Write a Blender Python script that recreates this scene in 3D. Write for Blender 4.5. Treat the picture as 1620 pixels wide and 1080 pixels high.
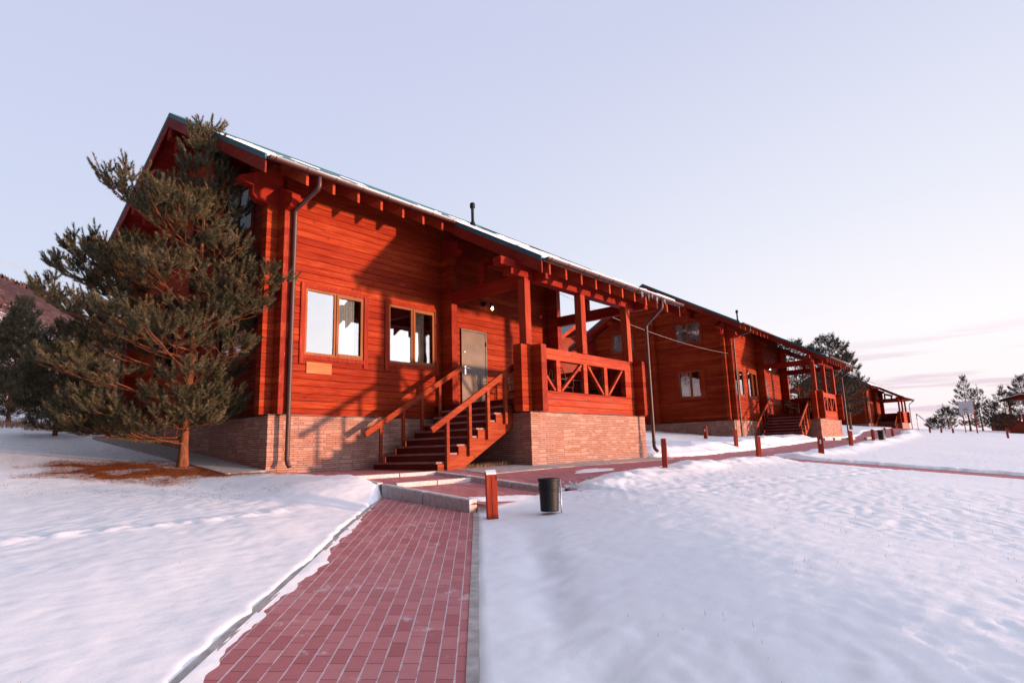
import bpy, bmesh, math, random
import numpy as np
from mathutils import Vector, Matrix

for o in list(bpy.data.objects): bpy.data.objects.remove(o, do_unlink=True)
SC = bpy.context.scene
COL = SC.collection
R = math.radians

# ------------------------------------------------------------------ camera
CAM = Vector((-5.9786, -11.6052, -0.8448))
yaw, pitch, roll = R(49.1127), R(10.1235), R(-1.6916)
fw = Vector((math.sin(yaw)*math.cos(pitch), math.cos(yaw)*math.cos(pitch), math.sin(pitch)))
rt = Vector((math.cos(yaw), -math.sin(yaw), 0)); up = rt.cross(fw)
r2 = rt*math.cos(roll)+up*math.sin(roll); u2 = -rt*math.sin(roll)+up*math.cos(roll)
cd = bpy.data.cameras.new('camera'); cam = bpy.data.objects.new('camera', cd); COL.objects.link(cam)
cam.matrix_world = Matrix(((r2.x, u2.x, -fw.x, CAM.x), (r2.y, u2.y, -fw.y, CAM.y), (r2.z, u2.z, -fw.z, CAM.z), (0, 0, 0, 1)))
cd.sensor_width = 36; cd.lens = 967.16/1620*36; cd.clip_start = .1; cd.clip_end = 3000
SC.camera = cam

# ------------------------------------------------------------------ light
SUN_AZ, SUN_EL = 152.5, .6                     # degrees from +Y towards +X
w = bpy.data.worlds.new('World'); SC.world = w; w.use_nodes = True
nt = w.node_tree; nt.nodes.clear()
def wn(t, **k):
    n = nt.nodes.new(t)
    for a, b in k.items(): setattr(n, a, b)
    return n
def ramp(node, stops, interp='LINEAR'):
    cr = node.color_ramp; cr.interpolation = interp
    while len(cr.elements) > 1: cr.elements.remove(cr.elements[-1])
    cr.elements[0].position = stops[0][0]; cr.elements[0].color = (*stops[0][1], 1)
    for p, c in stops[1:]:
        e = cr.elements.new(p); e.color = (*c, 1)
out = wn('ShaderNodeOutputWorld'); tc = wn('ShaderNodeTexCoord')
sky = wn('ShaderNodeTexSky', sky_type='NISHITA'); sky.sun_disc = False
sky.sun_elevation = R(SUN_EL); sky.sun_rotation = R(SUN_AZ); sky.air_density = 1.0; sky.dust_density = 2
sep = wn('ShaderNodeSeparateXYZ'); nt.links.new(tc.outputs['Generated'], sep.inputs[0])
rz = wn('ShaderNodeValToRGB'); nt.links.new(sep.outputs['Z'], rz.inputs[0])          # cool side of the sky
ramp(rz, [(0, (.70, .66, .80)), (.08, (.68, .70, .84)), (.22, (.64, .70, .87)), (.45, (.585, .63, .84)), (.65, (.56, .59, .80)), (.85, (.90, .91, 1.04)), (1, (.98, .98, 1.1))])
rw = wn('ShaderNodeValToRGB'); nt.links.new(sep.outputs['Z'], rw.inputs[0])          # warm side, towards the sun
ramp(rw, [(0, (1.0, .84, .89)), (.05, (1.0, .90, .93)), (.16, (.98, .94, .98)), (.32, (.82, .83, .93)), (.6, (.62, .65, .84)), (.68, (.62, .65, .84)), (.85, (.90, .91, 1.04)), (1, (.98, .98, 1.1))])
dot = wn('ShaderNodeVectorMath', operation='DOT_PRODUCT'); nt.links.new(tc.outputs['Generated'], dot.inputs[0])
dot.inputs[1].default_value = (math.sin(R(SUN_AZ)), math.cos(R(SUN_AZ)), 0)
mr = wn('ShaderNodeMapRange'); mr.interpolation_type = 'SMOOTHSTEP'
for i, v in ((1, -.80), (2, .50)): mr.inputs[i].default_value = v
nt.links.new(dot.outputs['Value'], mr.inputs[0])
mx = wn('ShaderNodeMixRGB'); nt.links.new(mr.outputs[0], mx.inputs[0]); nt.links.new(rz.outputs[0], mx.inputs[1]); nt.links.new(rw.outputs[0], mx.inputs[2])
# flat streaks of lavender cloud low over the horizon on the sunny side
mp = wn('ShaderNodeMapping'); mp.inputs['Scale'].default_value = (2.6, 2.6, 44); mp.inputs['Location'].default_value = (.3, .9, .35); nt.links.new(tc.outputs['Generated'], mp.inputs[0])
cn = wn('ShaderNodeTexNoise'); cn.inputs['Scale'].default_value = 1.0; cn.inputs['Detail'].default_value = 5; cn.inputs['Roughness'].default_value = .55
nt.links.new(mp.outputs[0], cn.inputs['Vector'])
cr2 = wn('ShaderNodeMapRange'); cr2.interpolation_type = 'SMOOTHSTEP'
for i, v in ((1, .48), (2, .58)): cr2.inputs[i].default_value = v
nt.links.new(cn.outputs['Fac'], cr2.inputs[0])
band = wn('ShaderNodeValToRGB'); nt.links.new(sep.outputs['Z'], band.inputs[0])
ramp(band, [(0, (1, 1, 1)), (.055, (1, 1, 1)), (.10, (.8, .8, .8)), (.16, (0, 0, 0))])
m1 = wn('ShaderNodeMath', operation='MULTIPLY'); nt.links.new(cr2.outputs[0], m1.inputs[0]); nt.links.new(band.outputs[0], m1.inputs[1])
mr3 = wn('ShaderNodeMapRange'); mr3.interpolation_type = 'SMOOTHSTEP'
for i, v in ((1, -.05), (2, .35)): mr3.inputs[i].default_value = v
nt.links.new(dot.outputs['Value'], mr3.inputs[0])
m2 = wn('ShaderNodeMath', operation='MULTIPLY'); nt.links.new(m1.outputs[0], m2.inputs[0]); nt.links.new(mr3.outputs[0], m2.inputs[1])
m3 = wn('ShaderNodeMath', operation='MULTIPLY'); m3.inputs[1].default_value = .8; nt.links.new(m2.outputs[0], m3.inputs[0])
mc = wn('ShaderNodeMixRGB'); nt.links.new(m3.outputs[0], mc.inputs[0]); nt.links.new(mx.outputs[0], mc.inputs[1]); mc.inputs[2].default_value = (.74, .60, .72, 1)
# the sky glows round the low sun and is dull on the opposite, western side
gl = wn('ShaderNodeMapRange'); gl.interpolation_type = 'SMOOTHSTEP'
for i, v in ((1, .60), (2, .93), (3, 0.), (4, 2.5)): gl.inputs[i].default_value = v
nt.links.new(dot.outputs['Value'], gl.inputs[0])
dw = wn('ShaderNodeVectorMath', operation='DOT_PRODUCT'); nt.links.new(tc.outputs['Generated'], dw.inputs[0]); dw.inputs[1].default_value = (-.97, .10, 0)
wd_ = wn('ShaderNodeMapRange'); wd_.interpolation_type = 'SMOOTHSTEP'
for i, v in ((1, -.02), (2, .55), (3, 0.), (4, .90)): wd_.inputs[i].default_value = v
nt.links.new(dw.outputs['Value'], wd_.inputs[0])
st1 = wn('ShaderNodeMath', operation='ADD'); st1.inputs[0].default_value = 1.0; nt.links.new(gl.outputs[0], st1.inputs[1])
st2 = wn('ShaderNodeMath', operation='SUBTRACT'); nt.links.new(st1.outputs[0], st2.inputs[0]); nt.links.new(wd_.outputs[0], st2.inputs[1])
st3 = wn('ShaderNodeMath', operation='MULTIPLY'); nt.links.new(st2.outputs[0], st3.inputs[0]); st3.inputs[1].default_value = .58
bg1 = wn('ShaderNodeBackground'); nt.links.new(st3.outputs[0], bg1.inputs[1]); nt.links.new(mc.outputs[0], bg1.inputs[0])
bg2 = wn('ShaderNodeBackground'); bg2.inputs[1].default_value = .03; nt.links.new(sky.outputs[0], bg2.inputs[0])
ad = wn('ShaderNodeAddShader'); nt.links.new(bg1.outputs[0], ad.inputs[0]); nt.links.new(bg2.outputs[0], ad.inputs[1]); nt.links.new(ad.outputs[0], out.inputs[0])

sl = bpy.data.lights.new('sun', 'SUN'); sun = bpy.data.objects.new('sun', sl); COL.objects.link(sun)
sl.energy = 4.8; sl.angle = R(2.5); sl.color = (1, .54, .32)
sd = Vector((math.sin(R(SUN_AZ))*math.cos(R(SUN_EL)), math.cos(R(SUN_AZ))*math.cos(R(SUN_EL)), math.sin(R(SUN_EL))))
sun.rotation_euler = sd.to_track_quat('Z', 'Y').to_euler(); sun.location = (20, -30, 20)
SC.view_settings.view_transform = 'Standard'; SC.view_settings.look = 'None'; SC.view_settings.exposure = .80; SC.view_settings.gamma = 1
SC.render.engine = 'CYCLES'

# ------------------------------------------------------------------ materials
class MAT:
    def __init__(s, name, rough=.8, spec=.3, metal=0):
        s.m = bpy.data.materials.new(name); s.m.use_nodes = True; s.nt = s.m.node_tree
        s.b = s.nt.nodes['Principled BSDF']; s.b.inputs['Roughness'].default_value = rough
        s.b.inputs['Specular IOR Level'].default_value = spec; s.b.inputs['Metallic'].default_value = metal
        s.tc = None
    def n(s, t, ins=None, **k):
        n = s.nt.nodes.new(t)
        for a, b in k.items(): setattr(n, a, b)
        for a, b in (ins or {}).items(): s.put(n, a, b)
        return n
    def put(s, n, a, b):
        i = n.inputs[a]
        if isinstance(b, bpy.types.NodeSocket): s.nt.links.new(b, i)
        elif isinstance(b, (tuple, list)) and i.type == 'RGBA' and len(b) == 3: i.default_value = (*b, 1)
        else: i.default_value = b
    def obj(s):
        if not s.tc: s.tc = s.n('ShaderNodeTexCoord')
        return s.tc.outputs['Object']
    def map(s, scale=(1, 1, 1), rot=(0, 0, 0), loc=(0, 0, 0)):
        return s.n('ShaderNodeMapping', {'Vector': s.obj(), 'Scale': scale, 'Rotation': rot, 'Location': loc}).outputs[0]
    def noise(s, vec, scale=5, detail=4, rough=.55, dist=0):
        return s.n('ShaderNodeTexNoise', {'Vector': vec, 'Scale': scale, 'Detail': detail, 'Roughness': rough, 'Distortion': dist}).outputs['Fac']
    def ramp(s, fac, stops, interp='LINEAR'):
        n = s.n('ShaderNodeValToRGB', {'Fac': fac}); ramp(n, stops, interp); return n.outputs[0]
    def mix(s, fac, a, b, bt='MIX'):
        n = s.n('ShaderNodeMixRGB', {0: fac, 1: a, 2: b}, blend_type=bt); return n.outputs[0]
    def math(s, op, a, b=0.0, c=None):
        n = s.n('ShaderNodeMath', {0: a, 1: b}, operation=op)
        if c is not None: s.put(n, 2, c)
        return n.outputs[0]
    def rng(s, v, a, b, c=0., d=1.):
        return s.n('ShaderNodeMapRange', {0: v, 1: a, 2: b, 3: c, 4: d}, interpolation_type='SMOOTHSTEP').outputs[0]
    def bump(s, h, strength=.5, dist=.01, prev=None):
        n = s.n('ShaderNodeBump', {'Height': h, 'Strength': strength, 'Distance': dist})
        if prev: s.put(n, 'Normal', prev)
        return n.outputs[0]
    def done(s, col=None, normal=None, rough=None):
        if col is not None: s.put(s.b, 'Base Color', col)
        if normal is not None: s.put(s.b, 'Normal', normal)
        if rough is not None: s.put(s.b, 'Roughness', rough)
        return s.m

def wood(name, c0, c1, c2, grain_axis='x', row=.155, rough=.7, streak=.5):
    """stained boards: tone per board, long grain, knots and a few pale scuffs"""
    M = MAT(name, rough, .10)
    sp = M.n('ShaderNodeSeparateXYZ', {0: M.obj()})
    rowid = M.math('FLOOR', M.math('DIVIDE', sp.outputs['Z'], row)) if row else 0.0
    sc = {'x': (.55, 9, 9), 'y': (9, .55, 9), 'z': (9, 9, .55), 'h': (.55, .55, 9)}[grain_axis]
    v = M.map(sc)
    if row:
        off = M.n('ShaderNodeCombineXYZ', {0: M.math('MULTIPLY', rowid, 3.71), 1: M.math('MULTIPLY', rowid, 7.3), 2: 0.0}).outputs[0]
        v = M.n('ShaderNodeVectorMath', {0: v, 1: off}, operation='ADD').outputs[0]
    g = M.noise(v, 3.2, 5, .62, .4)
    big = M.noise(M.map((.6, .6, 1.2)), 1.1, 3, .5)
    if row:
        ph = M.n('ShaderNodeVectorMath', {0: M.map((.22, .22, 0)), 1: off}, operation='ADD').outputs[0]
        bt = M.noise(ph, 1.0, 0, 0)
    else: bt = M.noise(M.map((.7, .7, .7)), 1.0, 1, .5)
    t = M.math('ADD', M.math('MULTIPLY', g, .55), M.math('ADD', M.math('MULTIPLY', bt, .45), M.math('MULTIPLY', big, .25)))
    col = M.ramp(t, [(.42, c0), (.62, c1), (.82, c2)])
    ks = {'x': (1.1, 1.1, 2.2), 'y': (1.1, 1.1, 2.2), 'z': (2.2, 2.2, 1.1), 'h': (1.1, 1.1, 2.4)}[grain_axis]
    kv = M.n('ShaderNodeTexVoronoi', {'Vector': M.map(ks), 'Scale': 1.9, 'Randomness': 1.0})
    knot = M.rng(M.math('ADD', kv.outputs['Distance'], M.math('MULTIPLY', M.noise(M.obj(), 30, 2, .5), .05)), .135, .06)
    col = M.mix(M.math('MULTIPLY', knot, .75), col, tuple(x*.28 for x in c0))
    sc2 = M.math('MULTIPLY', M.rng(M.noise(v, 8, 4, .65), .58, .68), M.rng(M.noise(M.map((.8, .8, 1.1), loc=(3, 1, 5)), 1.6, 4, .6), .46, .62))
    col = M.mix(M.math('MULTIPLY', sc2, streak), col, tuple(min(1, x*1.15+.07) for x in c2))
    nrm = M.bump(g, .25, .006)
    return M.done(col, nrm, M.rng(g, .3, .7, rough+.08, rough-.1))

RED0, RED1, RED2 = (.135, .0080, .0022), (.22, .0200, .0045), (.32, .050, .0120)
M_wall = wood('red_stained_boards', RED0, RED1, RED2, 'h')
M_wall_y = M_wall
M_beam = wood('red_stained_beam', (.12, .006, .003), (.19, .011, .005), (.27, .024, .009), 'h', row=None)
M_post = wood('orange_red_post', (.16, .011, .005), (.26, .034, .014), (.37, .075, .030), 'z', row=None)
M_rail = wood('orange_red_rail', (.18, .013, .006), (.27, .034, .014), (.37, .070, .028), 'h', row=.155)
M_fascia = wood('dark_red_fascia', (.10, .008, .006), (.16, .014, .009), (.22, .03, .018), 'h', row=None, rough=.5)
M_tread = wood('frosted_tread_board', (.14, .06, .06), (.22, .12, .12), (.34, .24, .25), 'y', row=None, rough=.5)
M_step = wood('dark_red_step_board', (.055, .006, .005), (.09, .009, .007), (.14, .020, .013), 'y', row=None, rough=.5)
M_trim = wood('window_trim_board', (.14, .010, .005), (.22, .021, .009), (.30, .045, .02), 'z', row=None)
M_end = wood('weathered_log_end', (.12, .008, .004), (.19, .018, .008), (.27, .040, .018), 'z', row=.155, streak=1.0)
M_sash = wood('amber_window_sash', (.14, .040, .012), (.21, .066, .020), (.28, .10, .035), 'z', row=None, rough=.45, streak=.1)
M_stair = wood('brown_red_stair_wood', (.12, .014, .005), (.21, .030, .010), (.31, .062, .022), 'h', row=None)
M_plate = wood('bare_pale_wood', (.30, .10, .04), (.40, .15, .065), (.46, .20, .10), 'x', row=None)
M_shed = wood('old_brown_boards', (.13, .022, .012), (.20, .035, .02), (.27, .06, .035), 'z', row=None)

def plain(name, col, rough=.6, spec=.4, metal=0, var=.25, scale=6, bump=0.0):
    M = MAT(name, rough, spec, metal)
    n = M.noise(M.obj(), scale, 5, .6)
    c = M.ramp(n, [(.3, tuple(x*(1-var) for x in col)), (.7, tuple(min(1, x*(1+var)) for x in col))])
    return M.done(c, M.bump(n, bump, .01) if bump else None)

M_flash = plain('black_flashing', (.012, .014, .016), .5)
M_teal = plain('teal_sheet_metal', (.020, .100, .130), .42, .4, 0, .12, 2)
M_gutter = plain('brown_gutter_metal', (.052, .020, .020), .52, .5, 0, .15, 5)
M_concrete = plain('grey_concrete', (.36, .33, .33), .9, .2, 0, .28, 9, .4)
M_kerb = plain('pale_concrete_kerb', (.50, .45, .46), .9, .2, 0, .22, 14, .5)
M_black = plain('black_rubber', (.007, .010, .012), .55, .25, 0, .3, 12, .1)
M_dark = plain('dark_interior', (.025, .018, .016), .9, .1)
M_steel = plain('galvanised_steel', (.42, .42, .45), .35, .5, .7, .15, 20)
M_darkmetal = plain('dark_metal', (.035, .030, .032), .5, .4, .3, .2, 10)
M_whitemetal = plain('white_board', (.62, .62, .68), .6, .3, 0, .06, 3)
M_chrome = plain('chrome', (.8, .78, .76), .2, .5, 1, .05, 10)
M_bark = None
M_ice = MAT('ice', .08, .5); M_ice.b.inputs['Transmission Weight'].default_value = .8; M_ice = M_ice.done((.85, .88, .95))

def curtain_mat():
    M = MAT('white_curtain', .9, .1)
    wv = M.n('ShaderNodeTexWave', {'Vector': M.map((1, 1, .02)), 'Scale': 3.2, 'Distortion': 1.2, 'Detail': 2.0}).outputs['Fac']
    return M.done(M.ramp(wv, [(0, (.60, .58, .62)), (1, (.85, .84, .86))]))
M_curtain = curtain_mat()

def glass_mat():
    m = bpy.data.materials.new('window_glass'); m.use_nodes = True; n = m.node_tree; n.nodes.clear()
    o = n.nodes.new('ShaderNodeOutputMaterial'); g = n.nodes.new('ShaderNodeBsdfGlossy'); g.inputs['Roughness'].default_value = .015
    g.inputs[0].default_value = (.95, .95, .97, 1)
    t = n.nodes.new('ShaderNodeBsdfTransparent'); t.inputs[0].default_value = (.72, .76, .76, 1)
    fr = n.nodes.new('ShaderNodeFresnel'); fr.inputs[0].default_value = 1.5
    mr = n.nodes.new('ShaderNodeMapRange'); n.links.new(fr.outputs[0], mr.inputs[0]); mr.inputs[2].default_value = .5; mr.inputs[3].default_value = .115; mr.inputs[4].default_value = .92
    tcc = n.nodes.new('ShaderNodeTexCoord'); no = n.nodes.new('ShaderNodeTexNoise'); no.inputs['Scale'].default_value = 1.6; n.links.new(tcc.outputs['Object'], no.inputs['Vector'])
    bp = n.nodes.new('ShaderNodeBump'); bp.inputs['Strength'].default_value = .06; bp.inputs['Distance'].default_value = .02; n.links.new(no.outputs['Fac'], bp.inputs['Height']); n.links.new(bp.outputs[0], g.inputs['Normal'])
    mx = n.nodes.new('ShaderNodeMixShader'); n.links.new(mr.outputs[0], mx.inputs[0]); n.links.new(t.outputs[0], mx.inputs[1]); n.links.new(g.outputs[0], mx.inputs[2]); n.links.new(mx.outputs[0], o.inputs[0])
    return m
M_glass = glass_mat()

def bulb_mat():
    M = MAT('lit_bulb'); M.put(M.b, 'Emission Color', (1, .78, .45)); M.put(M.b, 'Emission Strength', 14.0); return M.done((1, .9, .7))
M_bulb = bulb_mat()

def stone_mat():
    """stacked ledge-stone cladding in salmon tones; u runs along the wall"""
    M = MAT('salmon_ledge_stone', .85, .2)
    sp = M.n('ShaderNodeSeparateXYZ', {0: M.obj()})
    u = M.math('ADD', sp.outputs['X'], sp.outputs['Y'])
    vec = M.n('ShaderNodeCombineXYZ', {0: u, 1: sp.outputs['Z'], 2: 0.0}).outputs[0]
    jit = M.noise(M.n('ShaderNodeCombineXYZ', {0: M.math('MULTIPLY', u, 2.4), 1: M.math('MULTIPLY', sp.outputs['Z'], 1.2), 2: 0.0}).outputs[0], 1.3, 0, 0)
    vec = M.n('ShaderNodeVectorMath', {0: vec, 1: M.n('ShaderNodeCombineXYZ', {0: 0.0, 1: M.math('MULTIPLY', jit, .03), 2: 0.0}).outputs[0]}, operation='ADD').outputs[0]
    def brick(w_, h_, off, sq, fr):
        b = M.n('ShaderNodeTexBrick', {'Vector': vec, 'Scale': 1.0, 'Mortar Size': .0045, 'Mortar Smooth': .3, 'Brick Width': w_, 'Row Height': h_, 'Color1': (0, 0, 0), 'Color2': (1, 1, 1), 'Mortar': (.5, .5, .5)})
        b.offset = off; b.squash = sq; b.squash_frequency = fr; b.offset_frequency = 2
        return b.outputs['Color'], b.outputs['Fac']
    c1, f1 = brick(.22, .045, .37, 1.6, 3); c2, f2 = brick(.33, .090, .61, .7, 2)
    pick = M.n('ShaderNodeTexBrick', {'Vector': vec, 'Scale': 1.0, 'Mortar Size': 0.0, 'Brick Width': .33, 'Row Height': .090, 'Color1': (0, 0, 0), 'Color2': (1, 1, 1), 'Bias': 0.0})
    pick.offset = .61; pick.squash = .7; pick.squash_frequency = 2
    sel = M.math('GREATER_THAN', pick.outputs['Color'], .70)
    tone = M.mix(sel, c1, c2); fac = M.math('ADD', M.math('MULTIPLY', f2, sel), M.math('MULTIPLY', f1, M.math('SUBTRACT', 1.0, sel)))
    n1 = M.noise(M.obj(), 22, 5, .65); n2 = M.noise(M.obj(), 1.4, 3, .5)
    t = M.math('ADD', M.math('MULTIPLY', tone, .55), M.math('MULTIPLY', n1, .45))
    col = M.ramp(t, [(.1, (.27, .140, .108)), (.5, (.34, .185, .148)), (.9, (.41, .235, .190))])
    col = M.mix(M.rng(n2, .55, .75, 0, .35), col, (.26, .14, .13))
    dirt = M.rng(M.math('ADD', sp.outputs['Z'], M.math('MULTIPLY', n2, .5)), -.95, -.62, .45, 0)
    col = M.mix(dirt, col, (.24, .17, .17))
    col = M.mix(fac, col, (.085, .034, .026))
    hgt = M.math('ADD', M.math('MULTIPLY', M.math('SUBTRACT', 1.0, fac), 1.0), M.math('ADD', M.math('MULTIPLY', tone, .5), M.math('MULTIPLY', n1, .35)))
    return M.done(col, M.bump(hgt, .8, .012))
M_stone = stone_mat()

def roof_mat():
    M = MAT('teal_metal_tile', .4, .5)
    wv = M.n('ShaderNodeTexWave', {'Vector': M.obj(), 'Scale': .8, 'Distortion': 0.0}, bands_direction='X').outputs['Fac']
    sp = M.n('ShaderNodeSeparateXYZ', {0: M.obj()})
    st = M.math('FRACT', M.math('DIVIDE', sp.outputs['Y'], .33))
    n = M.noise(M.obj(), 3, 4, .6)
    col = M.ramp(n, [(.3, (.018, .085, .11)), (.7, (.035, .14, .17))])
    return M.done(col, M.bump(M.math('ADD', M.math('MULTIPLY', wv, .6), M.math('MULTIPLY', st, .5)), .9, .03))
M_roof = roof_mat()

def snow_mat(name='snow', ground=True):
    M = MAT(name, .55, .25)
    big = M.noise(M.map((.25, .25, .25)), 1.0, 4, .55)
    col = M.ramp(big, [(.35, (.77, .80, .89)), (.65, (.82, .84, .90))])
    f1 = M.noise(M.map((1, 1.5, 1), rot=(0, 0, .4)), 4.5, 9, .66, 0)
    rip = M.math('MULTIPLY', M.noise(M.n('ShaderNodeMapping', {'Vector': M.obj(), 'Rotation': (0, 0, .55), 'Scale': (1.4, 3.6, 1)}).outputs[0], 1.6, 6, .6, .8), M.rng(M.noise(M.map((.5, .5, .5)), 1.0, 3, .5), .42, .6, .25, 1.0))
    fine = M.noise(M.obj(), 60, 3, .6)
    if ground:
        # thin dirty patches: bits of grass and grit, mostly left of the path by the trees
        sp = M.n('ShaderNodeSeparateXYZ', {0: M.obj()})
        d = M.rng(M.noise(M.map((1, 1, 1)), 3.4, 6, .7), .60, .70)
        left = M.math('MULTIPLY', M.rng(sp.outputs['X'], 1.0, -1.2), M.rng(sp.outputs['Y'], -2.5, 2.5))
        col = M.mix(M.math('MULTIPLY', M.math('MULTIPLY', d, left), .65), col, (.30, .20, .17))
        sr = M.math('MULTIPLY', M.rng(M.noise(M.map((1, 1, 1), loc=(7, 3, 1)), 5.5, 6, .75), .68, .76), .35)
        col = M.mix(M.math('MULTIPLY', sr, M.rng(sp.outputs['X'], 2.0, -1.0)), col, (.45, .33, .30))
    h = M.math('ADD', M.math('MULTIPLY', f1, .6), M.math('ADD', M.math('MULTIPLY', rip, .5), M.math('MULTIPLY', fine, .10)))
    cr = M.n('ShaderNodeTexVoronoi', {'Vector': M.n('ShaderNodeVectorMath', {0: M.map((5, 9, 5), rot=(0, 0, .5)), 1: M.n('ShaderNodeTexNoise', {'Vector': M.obj(), 'Scale': 3.0, 'Detail': 3.0}).outputs['Color']}, operation='ADD').outputs[0], 'Scale': 1.0}, feature='SMOOTH_F1').outputs['Distance']
    h = M.math('ADD', h, M.math('MULTIPLY', cr, .5))
    n1 = M.bump(h, .34, .022 if ground else .02)
    return M.done(col, n1)
M_snow = snow_mat(); M_snowroof = snow_mat('roof_snow', False)

def paver_mat(name, rot, snowy=.9, loc=(0, 0, 0)):
    """red concrete pavers 0.1 x 0.2 m laid in running rows, powder snow caught in the long joints"""
    M = MAT(name, .8, .25)
    v = M.n('ShaderNodeMapping', {'Vector': M.obj(), 'Rotation': (0, 0, rot), 'Location': loc}).outputs[0]
    sp = M.n('ShaderNodeSeparateXYZ', {0: v})
    b = M.n('ShaderNodeTexBrick', {'Vector': v, 'Scale': 1.0, 'Mortar Size': .0035, 'Mortar Smooth': .2, 'Brick Width': .2, 'Row Height': .1, 'Color1': (0, 0, 0), 'Color2': (1, 1, 1), 'Mortar': (.5, .5, .5)})
    b.offset = .5
    n1 = M.noise(M.obj(), 9, 5, .65); n2 = M.noise(M.obj(), 45, 3, .6); n3 = M.noise(M.obj(), .9, 3, .5)
    t = M.math('ADD', M.math('MULTIPLY', b.outputs['Color'], .45), M.math('ADD', M.math('MULTIPLY', n1, .35), M.math('MULTIPLY', n2, .2)))
    col = M.ramp(t, [(.15, (.34, .100, .110)), (.5, (.42, .145, .158)), (.85, (.50, .215, .225))])
    col = M.mix(M.rng(n3, .45, .7, 0, .25), col, (.42, .22, .25))
    col = M.mix(M.math('MULTIPLY', b.outputs['Fac'], .85), col, (.12, .025, .03))
    # snow in the long joints
    row = M.math('ABSOLUTE', M.math('SUBTRACT', M.math('FRACT', M.math('ADD', M.math('DIVIDE', sp.outputs['Y'], .1), .5)), .5))
    wid = M.math('MULTIPLY', M.noise(M.obj(), 6, 4, .7), .125)
    line = M.math('LESS_THAN', row, M.math('SUBTRACT', wid, .026 if snowy > .5 else .055))
    col = M.mix(M.math('MULTIPLY', line, snowy), col, (.74, .70, .76))
    dust = M.rng(M.noise(M.map((1, 1, 1), loc=(4, 9, 0)), 3.2, 8, .75), .57, .72)
    col = M.mix(M.math('MULTIPLY', dust, .7), col, (.68, .60, .66))
    h = M.math('ADD', M.math('MULTIPLY', M.math('SUBTRACT', 1.0, b.outputs['Fac']), 1.0), M.math('ADD', M.math('MULTIPLY', n2, .25), M.math('MULTIPLY', line, .9)))
    return M.done(col, M.bump(h, .6, .006))
M_pave_path = paver_mat('red_pavers_path', R(-44.2), .62)
M_pave_road = paver_mat('red_pavers_terrace', R(90), .35)

def door_mat():
    M = MAT('bronze_steel_door', .42, .4, .25)
    n = M.noise(M.obj(), 2.2, 3, .5); f = M.noise(M.obj(), 160, 2, .5)
    return M.done(M.ramp(n, [(.35, (.048, .036, .031)), (.65, (.078, .060, .052))]), M.bump(f, .25, .002))
M_door = door_mat()

def bark_mat():
    M = MAT('pine_bark', .9, .15)
    v = M.map((7, 7, 2.2)); n = M.noise(v, 2.5, 6, .7, .8)
    return M.done(M.ramp(n, [(.3, (.045, .022, .014)), (.52, (.17, .065, .034)), (.75, (.34, .13, .06))]), M.bump(n, 1.0, .02))
M_bark = bark_mat()
def needle_mat(name, a, b, c):
    M = MAT(name, .6, .25)
    n = M.noise(M.map((1, 1, 1)), 3.0, 3, .6); n2 = M.noise(M.obj(), 22, 2, .6)
    t = M.math('ADD', M.math('MULTIPLY', n, .5), M.math('MULTIPLY', n2, .5))
    return M.done(M.ramp(t, [(.36, a), (.5, b), (.68, c)]))
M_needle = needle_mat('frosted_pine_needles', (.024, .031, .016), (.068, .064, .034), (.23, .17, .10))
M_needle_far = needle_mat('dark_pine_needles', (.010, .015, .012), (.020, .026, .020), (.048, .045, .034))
M_litter = plain('pine_litter', (.38, .13, .05), .9, .1, 0, .5, 30)
M_drygrass = plain('dry_grass', (.34, .20, .13), .9, .1, 0, .35, 10)

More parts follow.
